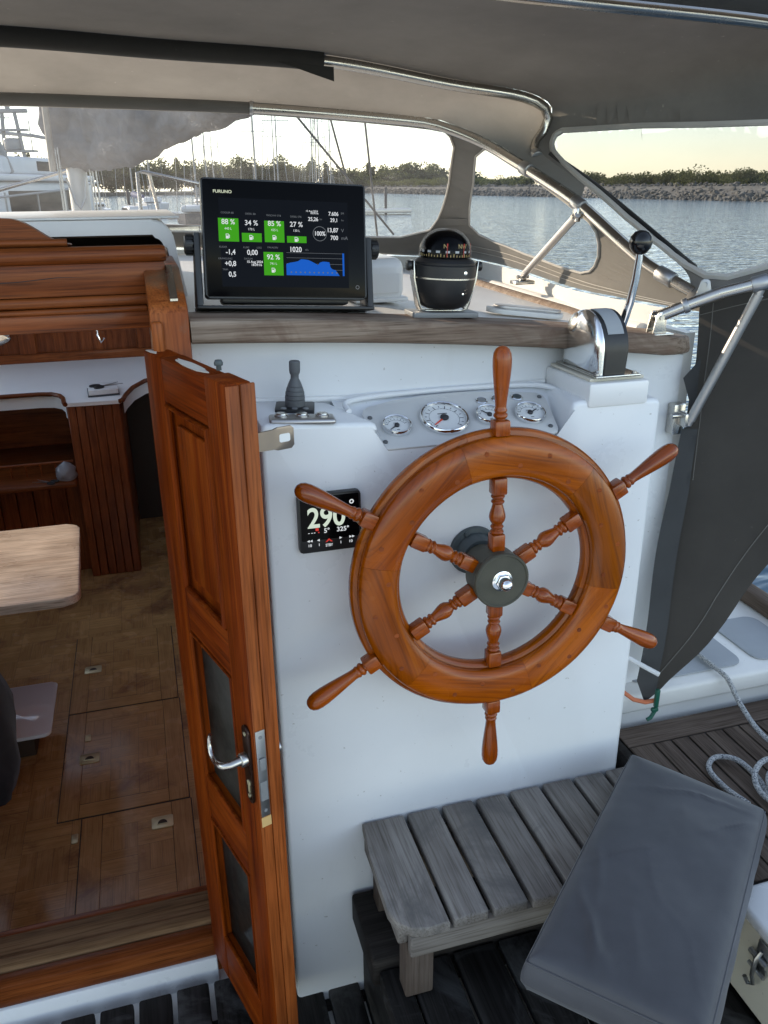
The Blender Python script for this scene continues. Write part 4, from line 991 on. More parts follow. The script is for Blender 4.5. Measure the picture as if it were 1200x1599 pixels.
ll = MB(); ll.prism(rrect(.317, .343, .785, .945, .011), .0003, .005, PY, bev=.001); lo = ll.build('handle_plate', 'brown_plate', dr)
b = MB(); b.cyl((.331, -.005, .880), (.331, -.018, .880), .0125, n=24, bev=.002)
b.tube([(.331, -.016, .880), (.331, -.036, .879), (.326, -.044, .877), (.318, -.047, .875), (.302, -.048, .870), (.287, -.048, .869), (.276, -.048, .874), (.269, -.047, .884), (.267, -.046, .897), (.270, -.045, .908)], [.008, .0068, .0070, .0070, .0066, .0060, .0054, .0048, .0042, .0035], 14); b.build('lever_handle', 'stainless', lo, smooth=50)
b = MB()
for z in (.800, .93): b.cyl((.330, -.0051, z), (.330, -.0068, z), .0038, n=12)
b.cyl((.331, -.0051, .828), (.331, -.0068, .828), .006, n=16); b.box(.3285, .3335, -.0066, -.0051, .808, .826); b.build('keyhole', 'brass', lo)
b = MB(); b.box(.3546, .3562, .003, .020, .765, .945, .0004); lp = b.build('lock_plate', 'dull_steel', dr)
b = MB(); b.box(.3562, .3600, .006, .017, .865, .890, .002); b.box(.3562, .3568, .005, .018, .80, .84)
for z in (.778, .932): b.cyl((.3562, .0115, z), (.3568, .0115, z), .0035, n=12)
b.build('bolt', 'grey_plastic', lp)
b = MB(); b.box(.3546, .3553, .003, .021, .742, .763); b.build('bare_patch', 'raw_wood', dr)
b = MB(); b.cyl((.331, .042, .88), (.331, .056, .88), .010, n=18); b.build('outer_knob', 'dull_steel', dr)
b = MB(); b.prism([(.046, -.016), (.078, -.016), (.085, -.019), (.108, -.019), (.113, -.014), (.113, .012), (.108, .017), (.085, .017), (.078, .014), (.046, .014)], 0, .003, T((.335, 0, 1.437)) @ Matrix(((0, 0, 1, 0), (1, 0, 0, 0), (0, 1, 0, 0), (0, 0, 0, 1))), bev=.0006)
bmesh.ops.transform(b.bm, matrix=Matrix(), verts=b.bm.verts)
hso = b.build('hasp', 'copper_strap', dr)
b = MB(); b.prism(rrect(.088, .106, -.007, .006, .003), -.0003, .0033, T((.335, 0, 1.437)) @ PX); b.build('slot', 'lid_white', hso)

# ------------------------------------------------------------------ slatted bench
bn = thing('slatted_bench', 'weathered grey slatted bench with a rounded corner in front of the helm console', 'bench', (0, 0, .292))
ex = .31; k = 0
poly = [(.335, 1.344), (.428, 1.344), (.428, 1.050), (.385, 1.050)]+[(.385-.062*math.sin(R(15*i)), 1.112-.062*math.cos(R(15*i))) for i in range(1, 7)]+[(.326, 1.25)]
b = MB(); b.prism([(x, y) for x, y in poly[::-1]], .188, .213, bev=.004); b.build('slat', 'grey_teak', bn)
x = .437; wdt = .0715
while x+wdt < 1.03:
    e = random.uniform(-.002, .002); dy = random.uniform(-.003, .003)
    b = MB(); b.box(-wdt/2, wdt/2, 1.052+dy, 1.344, .188+e*.5, .213+e*.5, .005, 3)
    o = b.build('slat', 'grey_teak', bn); o.location.x = x+wdt/2; x += wdt+.0105
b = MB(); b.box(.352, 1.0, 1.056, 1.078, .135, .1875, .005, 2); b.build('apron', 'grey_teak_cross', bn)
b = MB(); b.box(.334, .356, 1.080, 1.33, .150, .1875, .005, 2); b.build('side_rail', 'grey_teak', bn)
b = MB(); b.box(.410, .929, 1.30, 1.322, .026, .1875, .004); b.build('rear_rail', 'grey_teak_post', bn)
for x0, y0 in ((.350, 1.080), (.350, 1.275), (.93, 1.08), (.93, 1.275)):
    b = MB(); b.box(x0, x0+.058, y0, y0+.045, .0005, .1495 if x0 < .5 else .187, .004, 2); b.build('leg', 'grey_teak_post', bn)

# ------------------------------------------------------------------ cushion
def cushion():
    c0 = [Vector((.962, 1.298)), Vector((1.128, 1.060)), Vector((.700, .672)), Vector((.500, .882))]
    cen = sum(c0, Vector((0, 0)))/4
    t = thing('cushion', 'thick dark grey vinyl seat cushion lying across the bench end and the deck', 'cushion', (cen.x, cen.y, .5055))
    c = [p-cen for p in c0]
    nx, ny = 44, 80; b = MB(); V = {}
    def base(u, v): return c[0]*(1-u)*(1-v)+c[1]*u*(1-v)+c[2]*u*v+c[3]*(1-u)*v
    hts = .092
    def pt(u, v, top):
        d = min(u, 1-u)*.29; e = min(v, 1-v)*.60; m = min(d, e); p = base(u, v)
        k = max(0, 1-m/.034); rnd = math.sqrt(max(0, 1-k*k)); dome = math.sin(math.pi*min(1, max(0, u)))**.5*math.sin(math.pi*min(1, max(0, v)))**.35
        z = (hts*.74+.017*rnd+.010*dome) if top else 0
        if top:
            w1 = mnoise.noise(Vector((p.x*7+p.y*4, p.y*2.2-p.x*2.0, 3))); f_ = min(1, m/.05)
            z += .004*w1*f_+.0025*mnoise.noise(Vector((p.x*7, p.y*7, 1.4)))*f_
            for q, (a_, b_, ph, wd) in enumerate(((1.15, -.85, .35, .030), (1.0, -1.0, .62, .022), (-.35, 1.2, .55, .02), (.9, -.6, .05, .02), (1.3, -.5, -.25, .009), (1.2, -.62, -.05, .008), (.75, -1.1, .25, .010), (1.4, .2, -.75, .008), (.2, 1.3, -.28, .009), (.5, 1.0, -.62, .012))):
                ln = a_*u+b_*v+ph+.10*mnoise.noise(Vector((u*3+q, v*3, 9))); z += (.006 if wd > .013 else .0035)*math.exp(-(ln/wd)**2)*f_*max(0, mnoise.noise(Vector((u*2.5, v*2.5, q*3.0)))+.35)
        return Vector((p.x, p.y, z))
    def side(P, q, t):     # wall from the piping down: bulges out, tucks in at the foot
        n = Vector((P.x, P.y, 0)).normalized()*0+q
        return Vector((P.x, P.y, 0))+q*(.010*math.sin(math.pi*min(1, t*1.05))-.004*t*t)+Vector((0, 0, hts*.74*(1-t)))
    G = [[None]*(ny+1) for _ in range(nx+1)]
    for i in range(nx+1):
        for j in range(ny+1):
            fu = .5*(.5-.5*math.cos(math.pi*i/nx))+.5*i/nx; fv = .5*(.5-.5*math.cos(math.pi*j/ny))+.5*j/ny
            G[i][j] = b.bm.verts.new(pt(fu, fv, 1))
    for i in range(nx):
        for j in range(ny): b.bm.faces.new([G[i][j], G[i+1][j], G[i+1][j+1], G[i][j+1]])
    loop = [G[i][0] for i in range(nx)]+[G[nx][j] for j in range(ny)]+[G[i][ny] for i in range(nx, 0, -1)]+[G[0][j] for j in range(ny, 0, -1)]
    L_ = len(loop); prev = loop
    for k in range(1, 9):
        cur = []
        for n_, v in enumerate(loop):
            tg = (loop[(n_+2) % L_].co-loop[n_-2].co); q = Vector((tg.y, -tg.x, 0)).normalized(); q = -q if q.dot(Vector((v.co.x, v.co.y, 0))) < 0 else q
            ww = .0025*mnoise.noise(Vector((v.co.x*16, v.co.y*16, k*.5)))*math.sin(math.pi*k/8)
            cur.append(b.bm.verts.new(side(v.co, q, k/8)+q*ww))
        for n_ in range(L_): b.bm.faces.new([prev[n_], prev[(n_+1) % L_], cur[(n_+1) % L_], cur[n_]])
        prev = cur
    b.bm.faces.new(prev)
    b.build('cover', 'cushion_vinyl', t, smooth=80)
    b = MB(); pts = []
    for a, bb in zip(c, c[1:]+c[:1]):
        for k in range(14):
            p = a+(bb-a)*k/14; pts.append((p.x*1.002, p.y*1.002, hts*.74-.0005))
    b.tube(pts, .0019, 8, closed=True); b.build('piping', 'cushion_vinyl', t)
cushion()

# ------------------------------------------------------------------ small white box and pad on the coachroof
db = thing('vent_box', 'small rounded white vent box on the coachroof behind the chart plotter', 'vent box', (.507, 1.80, 1.553))
b = MB(); b.box(-.055, .055, -.05, .12, 0, .092, .022, 5); b.box(-.060, .060, -.056, .126, .0, .010, .003); b.build('body', 'lid_white', db, smooth=60)
b = MB(); b.box(-.04, .04, -.0515, -.0505, .02, .06, .0); b.build('mouth', 'lid_white', db)
pdk = thing('deck_hatch_pad', 'flat oval grey pad on the coachroof right of the compass', 'deck fitting', (.81, 1.665, 1.524), (0, R(6), R(-14)))
b = MB(); b.prism(rrect(-.085, .085, -.035, .035, .03), 0, .010, bev=.003); b.build('base', 'deck_white', pdk)
b = MB(); b.prism(rrect(-.07, .08, -.022, .022, .02), .0103, .016, bev=.002); b.build('pad', 'tube_grey', pdk)
# ------------------------------------------------------------------ spray hood
sprh = thing('spray_hood', 'grey canvas spray hood with clear windows on a stainless tube frame', 'spray hood', (XC, 1.5, 1.55))
OFF = Vector((XC, 1.5, 1.55))
def surf(A, B, out=.014):
    def f(u, v):
        p = Vector(ev(A, u))*(1-v)+Vector(ev(B, u))*v
        n = Vector((p.x-XC, (p.y-1.55)*.35, (p.z-1.15)*1.6)).normalized()
        return p+n*out-OFF
    return f
f_front = surf(B1, BB, .016)
w1 = [(.2237, .055), (.2205, .075), (.2200, .136), (.2352, .383), (.2552, .661), (.264, .76), (.285, .83), (.33, .85), (.5, .85), (.67, .85), (.715, .83), (.736, .76), (.7448, .661), (.7648, .383), (.78, .136), (.7795, .075), (.7763, .055), (.66, .05), (.5, .055), (.38, .051), (.28, .05)]
w2 = [(.1939, .072), (.185, .056), (.1715, .056), (.1305, .101), (.1008, .136), (.0879, .150), (.0800, .20), (.0750, .30), (.0714, .454), (.0715, .60), (.0740, .70), (.082, .77), (.1056, .80), (.16, .81), (.2021, .793), (.222, .755), (.2300, .69), (.2235, .55), (.2115, .344), (.2035, .152)]
w2p = [(1-u, v) for u, v in w2[::-1]]
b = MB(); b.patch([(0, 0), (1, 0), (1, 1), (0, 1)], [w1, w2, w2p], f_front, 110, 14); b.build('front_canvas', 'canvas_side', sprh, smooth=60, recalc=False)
f_pane = surf(B1, BB, .0145)
for w_ in (w1, w2, w2p):
    b = MB(); b.patch(w_, [], f_pane, 60, 10); b.build('window_pane', 'vinyl', sprh, smooth=60, recalc=False)
f_roof = surf(B1, B2, .016)
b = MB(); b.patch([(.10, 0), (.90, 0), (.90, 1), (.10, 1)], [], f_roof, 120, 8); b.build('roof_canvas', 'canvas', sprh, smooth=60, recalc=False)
f_side = surf(B2, B3W, .016)
sw_ = [(.1690, .055), (.1685, .271), (.1660, .433), (.1645, .579), (.162, .80), (.157, .93), (.148, .955), (.09, .955), (.065, .93), (.0528, .87), (.0330, .80), (.0275, .62), (.0285, .30), (.0335, .16), (.045, .07), (.0666, .035), (.1123, .03), (.143, .040), (.160, .043), (.1665, .045)]
swp = [(1-u, v) for u, v in sw_[::-1]]
b = MB(); b.patch([(0.004, 0), (.996, 0), (.996, 1), (.004, 1)], [sw_, swp], f_side, 180, 36); b.build('roof_canvas', 'canvas_shaded', sprh, smooth=60, recalc=False)
f_sp = surf(B2, B3W, .0145)
for w_ in (sw_, swp):
    b = MB(); b.patch(w_, [], f_sp, 180, 36); b.build('window_pane', 'vinyl', sprh, smooth=60, recalc=False)
def edging(w_, f, r, name='window_binding'):
    P = []
    for (a, c), (d, e) in zip(w_, w_[1:]+w_[:1]):
        for k in range(5): P.append(f(a+(d-a)*k/5, c+(e-c)*k/5))
    b = MB(); b.tube(P, r, 6, closed=True); b.build(name, 'vinyl_edge', sprh)
edging(sw_, surf(B2, B3W, .012), .0075); edging(swp, surf(B2, B3W, .012), .0075)
for sgn in (0, 1):
    for vv in (.925, .875):
        b = MB(); b.tube([surf(B1, BB, .0145)(abs(sgn-(.012+.24*k/40)), vv) for k in range(41)], .0011, 5); b.build('seam', 'vinyl_edge', sprh)
for w_ in (w1, w2, w2p): edging(w_, surf(B1, BB, .0135), .0032)
def btube(name, Bc, ua, ub, r, m, n=90, shift=None):
    b = MB(); P = [Vector(ev(Bc, ua+(ub-ua)*i/n))-OFF+(shift or Vector()) for i in range(n+1)]; b.tube(P, r, 16); return b.build(name, m, sprh, smooth=60)
btube('frame_tube', B1, .0, 1.0, .0125, 'stainless')
btube('frame_tube', B2, .148, .852, .0125, 'stainless')
btube('frame_tube', B3, .0, 1.0, .0125, 'stainless')
btube('sleeve', B1, .345, .655, .0140, 'sleeve_grey'); btube('sleeve', B2, .323, .677, .0215, 'sleeve')
btube('edge_tube', B2, .012, .142, .0085, 'sleeve', shift=Vector((.028, .004, .016)))
btube('rolled_flap', B3, .10, .90, .034, 'sleeve', shift=Vector((0, -.062, .032)))
b = MB(); b.rings([[Vector(ev(BB, i/160))-OFF+Vector((0, 0, .004)), Vector((*ev(BB, i/160)[:2], 1.455))-OFF] for i in range(2, 159)], ring_closed=False, cap=False); b.build('hem_band', 'deck_white', sprh, smooth=60)
# loose tab at the end of the sleeve
def fl_(u, v):
    p = Vector(ev(B2, .318+u*.03)); return p-OFF+Vector((0, -.021+.004*math.sin(u*5), -.012-.030*v*(1-.75*u)+.006*u*v))
b = MB(); b.patch([(0, 0), (1, 0), (1, 1), (0, 1)], [], fl_, 10, 5); b.build('sleeve_tab', 'sleeve', sprh, recalc=False)
# clamps and joints
def clamp(P, d, r=.0165, L=.028, name='clamp', mt='dull_steel'):
    d = Vector(d).normalized(); P = Vector(P)-OFF; b = MB(); b.cyl(P-d*L/2, P+d*L/2, r, n=20, bev=.002); b.build(name, mt, sprh)
def along(Bc, u): return (Vector(ev(Bc, u+.004))-Vector(ev(Bc, u-.004)))
clamp(ev(B1, .150), along(B1, .150), .0165, .030); clamp(ev(B2, .150), along(B2, .150), .0155, .02)
clamp(ev(B1, .098), along(B1, .098), .0165, .034); clamp(ev(B1, .02), along(B1, .02), .0165, .045)
clamp(ev(B3, .010), along(B3, .010), .0155, .012); clamp(ev(B3, .0345), along(B3, .0345), .0165, .03)
clamp(ev(B1, .850), along(B1, .850), .0165, .030); clamp(ev(B1, .345), along(B1, .345), .0172, .010)
def strut(a, bb, r, name='strut', mt='tube_grey'):
    a, bb = Vector(a)-OFF, Vector(bb)-OFF; d = (bb-a).normalized(); b = MB(); b.cyl(a, bb, r, n=16)
    b.cyl(a-d*.012, a+d*.03, r*.8, n=12); b.cyl(bb-d*.03, bb+d*.012, r*.8, n=12); b.build(name, mt, sprh)
p98 = Vector(ev(B1, .098)); strut((1.054, 2.19, 1.548), p98+Vector((-.01, -.01, -.028)), .0095)
b = MB(); pp = p98-OFF; b.box(-.006, .006, -.012, .012, -.04, -.008, .003, M=T(pp+Vector((-.008, -.008, 0)))); b.cyl(pp+Vector((-.022, -.01, -.028)), pp+Vector((.006, -.01, -.028)), .005, n=10); b.build('strut_lug', 'stainless', sprh)
b = MB(); q = Vector((1.054, 2.19, 1.532))-OFF; b.box(-.03, .03, -.02, .02, -.006, .004, .002, M=T(q)); b.cyl(q+Vector((-.018, 0, .014)), q+Vector((.018, 0, .014)), .005, n=10); b.box(-.01, .01, -.008, .008, .004, .022, .003, M=T(q)); b.build('strut_foot', 'stainless', sprh)
p3_ = Vector(ev(B3, .0345)); strut((1.136, 1.478, 1.305), p3_+Vector((0, 0, -.022)), .0105)
b = MB(); q = Vector((1.128, 1.515, 1.30))-OFF; b.box(-.018, .012, -.012, .014, -.035, .035, .003, M=T(q)); b.cyl(q+Vector((-.03, -.02, .012)), q+Vector((.022, -.02, .012)), .006, n=12); b.box(-.008, .014, -.04, -.01, -.012, .020, .004, M=T(q)); b.build('strut_bracket', 'stainless', sprh)
q = Vector(ev(B3, .0))-OFF; b = MB(); b.prism([(-.016, -.032), (.016, -.032), (.010, .004), (.005, .012), (-.005, .012), (-.010, .004)], -.014, -.009, T(q) @ PY, bev=.0015); b.prism([(-.016, -.032), (.016, -.032), (.010, .004), (.005, .012), (-.005, .012), (-.010, .004)], .009, .014, T(q) @ PY, bev=.0015)
b.cyl(q+Vector((0, -.018, 0)), q+Vector((0, .018, 0)), .005, n=12); b.box(-.030, .030, -.022, .022, -.0355, -.0325, .001, M=T(q)); b.build('pivot_bracket', 'stainless', sprh)
q = Vector((1.115, 1.462, 1.574))-OFF; b = MB(); b.prism([(-.018, -.006), (.018, -.006), (.009, .030), (.004, .034), (-.004, .034), (-.009, .030)], -.004, .004, T(q) @ Matrix.Rotation(R(-40), 4, 'Z') @ PY, bev=.0015)
b.cyl(q+Vector((-.010, -.010, .024)), q+Vector((.012, .012, .024)), .0045, n=12); b.build('pivot_bracket', 'dull_steel', sprh)

# ------------------------------------------------------------------ weather cloth hanging in the gap
wc = thing('weather_cloth', 'dark canvas weather cloth hanging to a point beside the helm console', 'canvas', (1.10, 1.44, .6))
def wcf(u, v):     # u = X offset, v = Z world
    X = 1.0+u; t = max(0, min(1, (v-.65)/.55)); t = t*t*(3-2*t)
    Y = 1.44+.085*t-.5*(X-1.10)+.007*math.sin(X*26+v*5)*(1-t*.3)+.004*math.sin(v*17+X*9)
    return Vector((X-1.10, Y-1.44, v-.6))
ol = [(.136, 1.556), (.145, 1.435), (.143, 1.306), (.126, 1.138), (.10, .90), (.073, .66), (.093, .605), (.118, .62), (.14, .66), (.22, .80), (.326, .964), (.397, 1.073), (.50, 1.23), (.50, 1.70), (.42, 1.665), (.318, 1.622), (.256, 1.594), (.18, 1.562)]
b = MB(); b.patch(ol, [], wcf, 60, 40); b.build('cloth', 'weather_canvas', wc, smooth=70, recalc=False)
def wcs(u, v):
    p = wcf(u, v); return p+Vector((-.004, -.008-.003*math.sin(v*14), 0))
b = MB(); b.patch([(.136, 1.28), (.124, 1.138), (.094, .90), (.066, .66), (.088, .60), (.112, .625), (.116, .70), (.136, .90), (.160, 1.138), (.168, 1.28)], [], wcs, 60, 40); b.build('hem_strip', 'canvas_dark', wc, smooth=70, recalc=False)
def seam(pts, nm='seam'):
    b = MB(); P = []
    for (a, c), (d, e) in zip(pts, pts[1:]):
        for k in range(8): P.append(wcf(a+(d-a)*k/8, c+(e-c)*k/8)+Vector((-.001, -.0022, 0)))
    b.tube(P, .0010, 5); b.build(nm, 'canvas_side', wc)
seam([(.163, 1.555), (.170, 1.30), (.166, 1.14)]); seam([(.118, .68), (.22, .885), (.34, 1.09), (.49, 1.33)]); seam([(.14, 1.53), (.30, 1.575), (.49, 1.66)])
b = MB(); b.patch([(.119, 1.395), (.146, 1.44), (.150, 1.345), (.143, 1.325)], [], lambda u, v: wcf(u, v)+Vector((0, -.014, 0)), 60, 40); b.build('corner_tab', 'canvas_dark', wc, recalc=False)
b = MB(); b.tube([(1.0, 1.462, .672), (1.016, 1.45, .645), (1.045, 1.43, .622), (1.075, 1.424, .612), (1.105, 1.422, .613)], .0055, 8); tag(b.build('shock_cord', 'orange_cord'), 'orange elastic cord tied at the foot of the dark weather cloth', 'cord')
cl_ = MB(); cl_.box(-.005, .005, -.005, .005, -.01, .040, .002); cl_.box(-.012, .006, -.006, .004, -.022, -.011, .003); cl_.tube([(0, 0, -.02), (-.012, -.002, -.038), (-.022, -.002, -.042)], .005, 8)
tag(cl_.build('cord_hook', 'green_plastic', loc=(1.098, 1.412, .612)), 'dark green plastic hook on the orange cord below the cloth', 'hook')
b = MB(); b.tube([(1.0, 1.50, .745), (1.035, 1.46, .725), (1.078, 1.39, .712)], .006, 10); tag(b.build('tiller_pin', 'lid_white'), 'short white rod sticking out between console and weather cloth', 'rod')

# ------------------------------------------------------------------ rope
def rope_mat():
    m, nt, p = nmat('rope')
    v = nt.nodes.new("ShaderNodeTexVoronoi"); v.inputs['Scale'].default_value = 420; nt.links.new(coords(nt, (1, 1, 1)), v.inputs['Vector'])
    r = ramp(nt, [(.15, (.10, .11, .13)), (.45, (.36, .37, .37)), (.8, (.52, .52, .51))]); nt.links.new(v.outputs['Color'], r.inputs[0]); nt.links.new(r.outputs[0], p.inputs['Base Color'])
    p.inputs['Roughness'].default_value = .85; bump(nt, p, v.outputs['Distance'], .8, .002)
rope_mat()
rp = thing('mooring_rope', 'grey flecked rope running down to a loose coil on the teak deck', 'rope', (1.24, 1.2, .507))
P = [(1.33, 1.64, .612), (1.335, 1.56, .612), (1.34, 1.49, .609), (1.345, 1.46, .60), (1.345, 1.40, .56), (1.348, 1.32, .53), (1.37, 1.22, .517), (1.40, 1.12, .516), (1.38, 1.02, .516)]
S_ = resample(P, 60); b = MB(); b.tube([Vector(p)-Vector((1.24, 1.2, .507)) for p in S_], .0064, 10); b.build('line', 'rope', rp)
P = [(1.165, 1.14, .516), (1.15, 1.20, .516), (1.155, 1.265, .516), (1.195, 1.295, .517), (1.235, 1.27, .520), (1.235, 1.20, .524), (1.215, 1.13, .526), (1.235, 1.07, .522), (1.30, 1.05, .518), (1.36, 1.08, .520), (1.37, 1.15, .526), (1.33, 1.20, .536), (1.26, 1.19, .542), (1.225, 1.15, .540), (1.24, 1.11, .540), (1.30, 1.10, .542), (1.345, 1.13, .546), (1.335, 1.18, .552), (1.27, 1.215, .556), (1.215, 1.19, .546), (1.20, 1.14, .532), (1.23, 1.08, .530), (1.30, 1.07, .535), (1.34, 1.11, .552), (1.31, 1.165, .562), (1.255, 1.165, .560), (1.25, 1.13, .556), (1.29, 1.12, .556)]
S_ = resample(P, 260); b = MB(); b.tube([Vector(p)-Vector((1.24, 1.2, .507)) for p in S_], .0064, 10); b.build('coil', 'rope', rp)

# ------------------------------------------------------------------ own rig and foredeck
mt = thing('mast', 'white mast foot standing on the foredeck under the furled grey sail', 'mast', (-.24, 4.80, 1.5))
b = MB(); b.lathe([(.050, .0), (.050, 9.0), (.04, 9.3)], 20, Matrix.Diagonal((1, 1.4, 1, 1))); b.build('tube', 'deck_white', mt)
b = MB(); b.box(-.10, .10, -.10, .10, .0, .10, .02); b.box(-.14, -.075, -.05, .05, .0, .16, .02); b.box(.075, .14, -.05, .05, .0, .14, .02); b.build('step', 'ivory', mt)
b = MB()
for x, y in ((-.085, -.07), (-.072, -.09), (.082, -.075), (.098, -.05), (.07, -.09)): b.tube([(x, y, .02), (x*.95, y, .6), (x*.8, y, 1.2)], .005, 6)
b.tube([(-.05, -.085, .34), (-.02, -.09, .22), (.0, -.09, .19), (.03, -.09, .24), (.045, -.085, .34)], .006, 6); b.build('halyard', 'tube_grey', mt)
fs_ = thing('furled_sail', 'bulky grey sail cover over the boom seen through the front window', 'sail cover', (-.22, 4.5, 2.2))
def sailring(s, K=56):
    p0, p1 = Vector((-.26, 4.83, 2.265)), Vector((1.15, 2.95, 2.315)); c = p0+(p1-p0)*s; d = (p1-p0).normalized(); side = d.cross(Vector((0, 0, 1))).normalized()
    h = .31*(1-s)**.8+.10; wd = .17*(1-s*.55); out = []
    for k in range(K):
        a = 2*math.pi*k/K; n = 1+.20*mnoise.noise(Vector((math.cos(a)*1.3+s*2.2, math.sin(a)*1.3, s*6)))+.16*mnoise.noise(Vector((math.cos(a)*2.2+5, math.sin(a)*2.2, s*17-a*1.5)))+.07*mnoise.noise(Vector((math.cos(a)*5+9, math.sin(a)*5, s*34-a*3)))-.5*max(0, .22-abs(mnoise.noise(Vector((math.cos(a)*1.6+3, math.sin(a)*1.6, s*11+a*1.2)))))-.3*max(0, .18-abs(mnoise.noise(Vector((math.cos(a)*3+13, math.sin(a)*3, s*23-a*2)))))*2+.085*(abs(math.sin(s*31+1.6*math.sin(a*1.5)+2.2*mnoise.noise(Vector((s*5, a, 2)))))-.5)*min(1, max(0, (s-.18)/.15))+.05*math.sin(s*22+a*2.5+3*mnoise.noise(Vector((s*7, a*.8, 8))))*max(0, 1-s/.3)
        sag = -.03*math.sin(s*9)
        out.append(c+side*(wd*math.cos(a)*n)+Vector((0, 0, h*math.sin(a)*(n if math.sin(a) > 0 else 1+.25*(n-1))+sag))-Vector((-.22, 4.5, 2.2)))
    return out
b = MB(); b.rings([sailring(i/110) for i in range(111)]); b.build('cover', 'sail_cover', fs_, smooth=70)
b = MB(); b.tube([(-.12, .12, -.33), (-.11, .06, -.05), (-.12, .05, .3)], .016, 8); b.build('collar_edge', 'vinyl_edge', fs_)
for i, (a, c, lb) in enumerate((((1.001, 5.0, 2.112), (1.517, 5.0, 1.528), 'slanting dark stay beside the chart plotter, the longest of the three'), ((1.164, 5, 2.114), (1.226, 5, 1.888), 'short dark stay just left of the thin vertical stay'), ((1.361, 5, 2.109), (1.399, 5, 1.754), 'thin near vertical stay, the rightmost of the three'))):
    a, c = Vector(a), Vector(c); d = (a-c).normalized(); b = MB(); lo_ = c-d*(.02 if i == 0 else .35); b.tube([lo_, a+d*4.0], .0065 if i != 1 else .006, 8); tag(b.build('rigging_stay', 'sleeve_grey'), lb, 'stay', 'rigging stays ahead of the spray hood')
gr_ = thing('guard_rail', 'thin stainless guard rail arching over the foredeck at the left', 'rail', (0, 5.2, 1.5))
b = MB(); b.tube([(-1.3, 0, .05), (-.95, 0, .20), (-.66, 0, .29), (-.30, 0, .385), (-.26, .1, .30), (-.25, .12, .0)], .011, 10); b.tube([(-.95, 0, .20), (-.96, .05, .0)], .010, 8); b.build('rail', 'stainless', gr_)
b = MB(); b.tube([(.06, 0, .0), (.065, 0, .37), (.10, 0, .375), (.40, 0, .31), (.58, .1, .22), (.64, .2, .0)], .011, 10); b.tube([(.13, .02, .365), (.16, .06, .18), (.15, .10, .0)], .010, 8); b.build('rail', 'stainless', gr_)
b = MB(); b.tube([(-2.1, 0, -.10), (2.05, 0, -.02)], .006, 8); b.build('wire', 'tube_grey', gr_)
# own foredeck
b = MB()
sec = []
for i in range(15):
    t = i/14; y = 6.1+t*4.5; wd = 1.75*(1-t**2.6)+.02
    sec.append([Vector((XC-wd, y, .60+.25*t)), Vector((XC, y, .68+.25*t)), Vector((XC+wd, y, .60+.25*t)), Vector((XC+wd*.9, y, -.8)), Vector((XC-wd*.9, y, -.8))])
b.rings(sec); tag(b.build('foredeck', 'deck_white', smooth=20), kind='structure')

# ================================================================== FAR SCENE
paint('hull_white', (.66, .68, .70), .35, .05); paint('hull_dark', (.03, .035, .05), .3, .1); paint('boat_glass', (.02, .022, .025), .35, .2)
MATS['boat_glass'].node_tree.nodes['Principled BSDF'].inputs['Specular IOR Level'].default_value = .12
paint('rock', (.10, .097, .09), .9, .35, .4, scale=.6); paint('alloy', (.30, .30, .30), .4, .1); paint('cover_blue', (.035, .06, .16), .8, .2)
def foliage(name, a, c):
    m, nt, p = nmat(name); v = noise(nt, coords(nt, (1, 1, 1)), .35, 5, .7); r = ramp(nt, [(.3, a), (.7, c)]); nt.links.new(v, r.inputs[0]); nt.links.new(r.outputs[0], p.inputs['Base Color']); p.inputs['Roughness'].default_value = .9; p.inputs['Specular IOR Level'].default_value = .1
    t = nt.nodes.new("ShaderNodeBsdfTranslucent"); nt.links.new(mixrgb(nt, r.outputs[0], (1.0, 1.0, .6), .5, 'MULTIPLY'), t.inputs[0]); ms = nt.nodes.new("ShaderNodeMixShader"); ms.inputs[0].default_value = .45
    out = [n for n in nt.nodes if n.type == 'OUTPUT_MATERIAL'][0]; nt.links.new(p.outputs[0], ms.inputs[1]); nt.links.new(t.outputs[0], ms.inputs[2]); nt.links.new(ms.outputs[0], out.inputs[0])
foliage('wood_leaf', (.06, .075, .035), (.13, .145, .075)); foliage('bank_leaf', (.06, .075, .03), (.13, .14, .065))
def crown(b, c, rx, rz, n, s, seed):
    rn = random.Random(seed)
    lobes = [(Vector((rn.uniform(-.55, .55)*rx, rn.uniform(-.55, .55)*rx, rn.uniform(-.35, .55)*rz)), rn.uniform(.45, .75)) for _ in range(6)]
    for _ in range(n):
        lo, lr = lobes[rn.randrange(6)]; d = Vector((rn.gauss(0, 1), rn.gauss(0, 1), rn.gauss(0, 1))).normalized()*(rn.random()**.35)
        p = Vector(c)+lo+Vector((d.x*rx*lr, d.y*rx*lr, d.z*rz*lr)); q = Vector((rn.gauss(0, 1), rn.gauss(0, 1), rn.gauss(0, 1))).normalized(); e = q.orthogonal().normalized(); g = q.cross(e)
        k = s*rn.uniform(.6, 1.3)
        b._tag([b.bm.faces.new([b.bm.verts.new(p+e*k*x+g*k*y) for x, y in ((-1, -.3), (.1, -1), (1, .2), (-.1, .9))])])
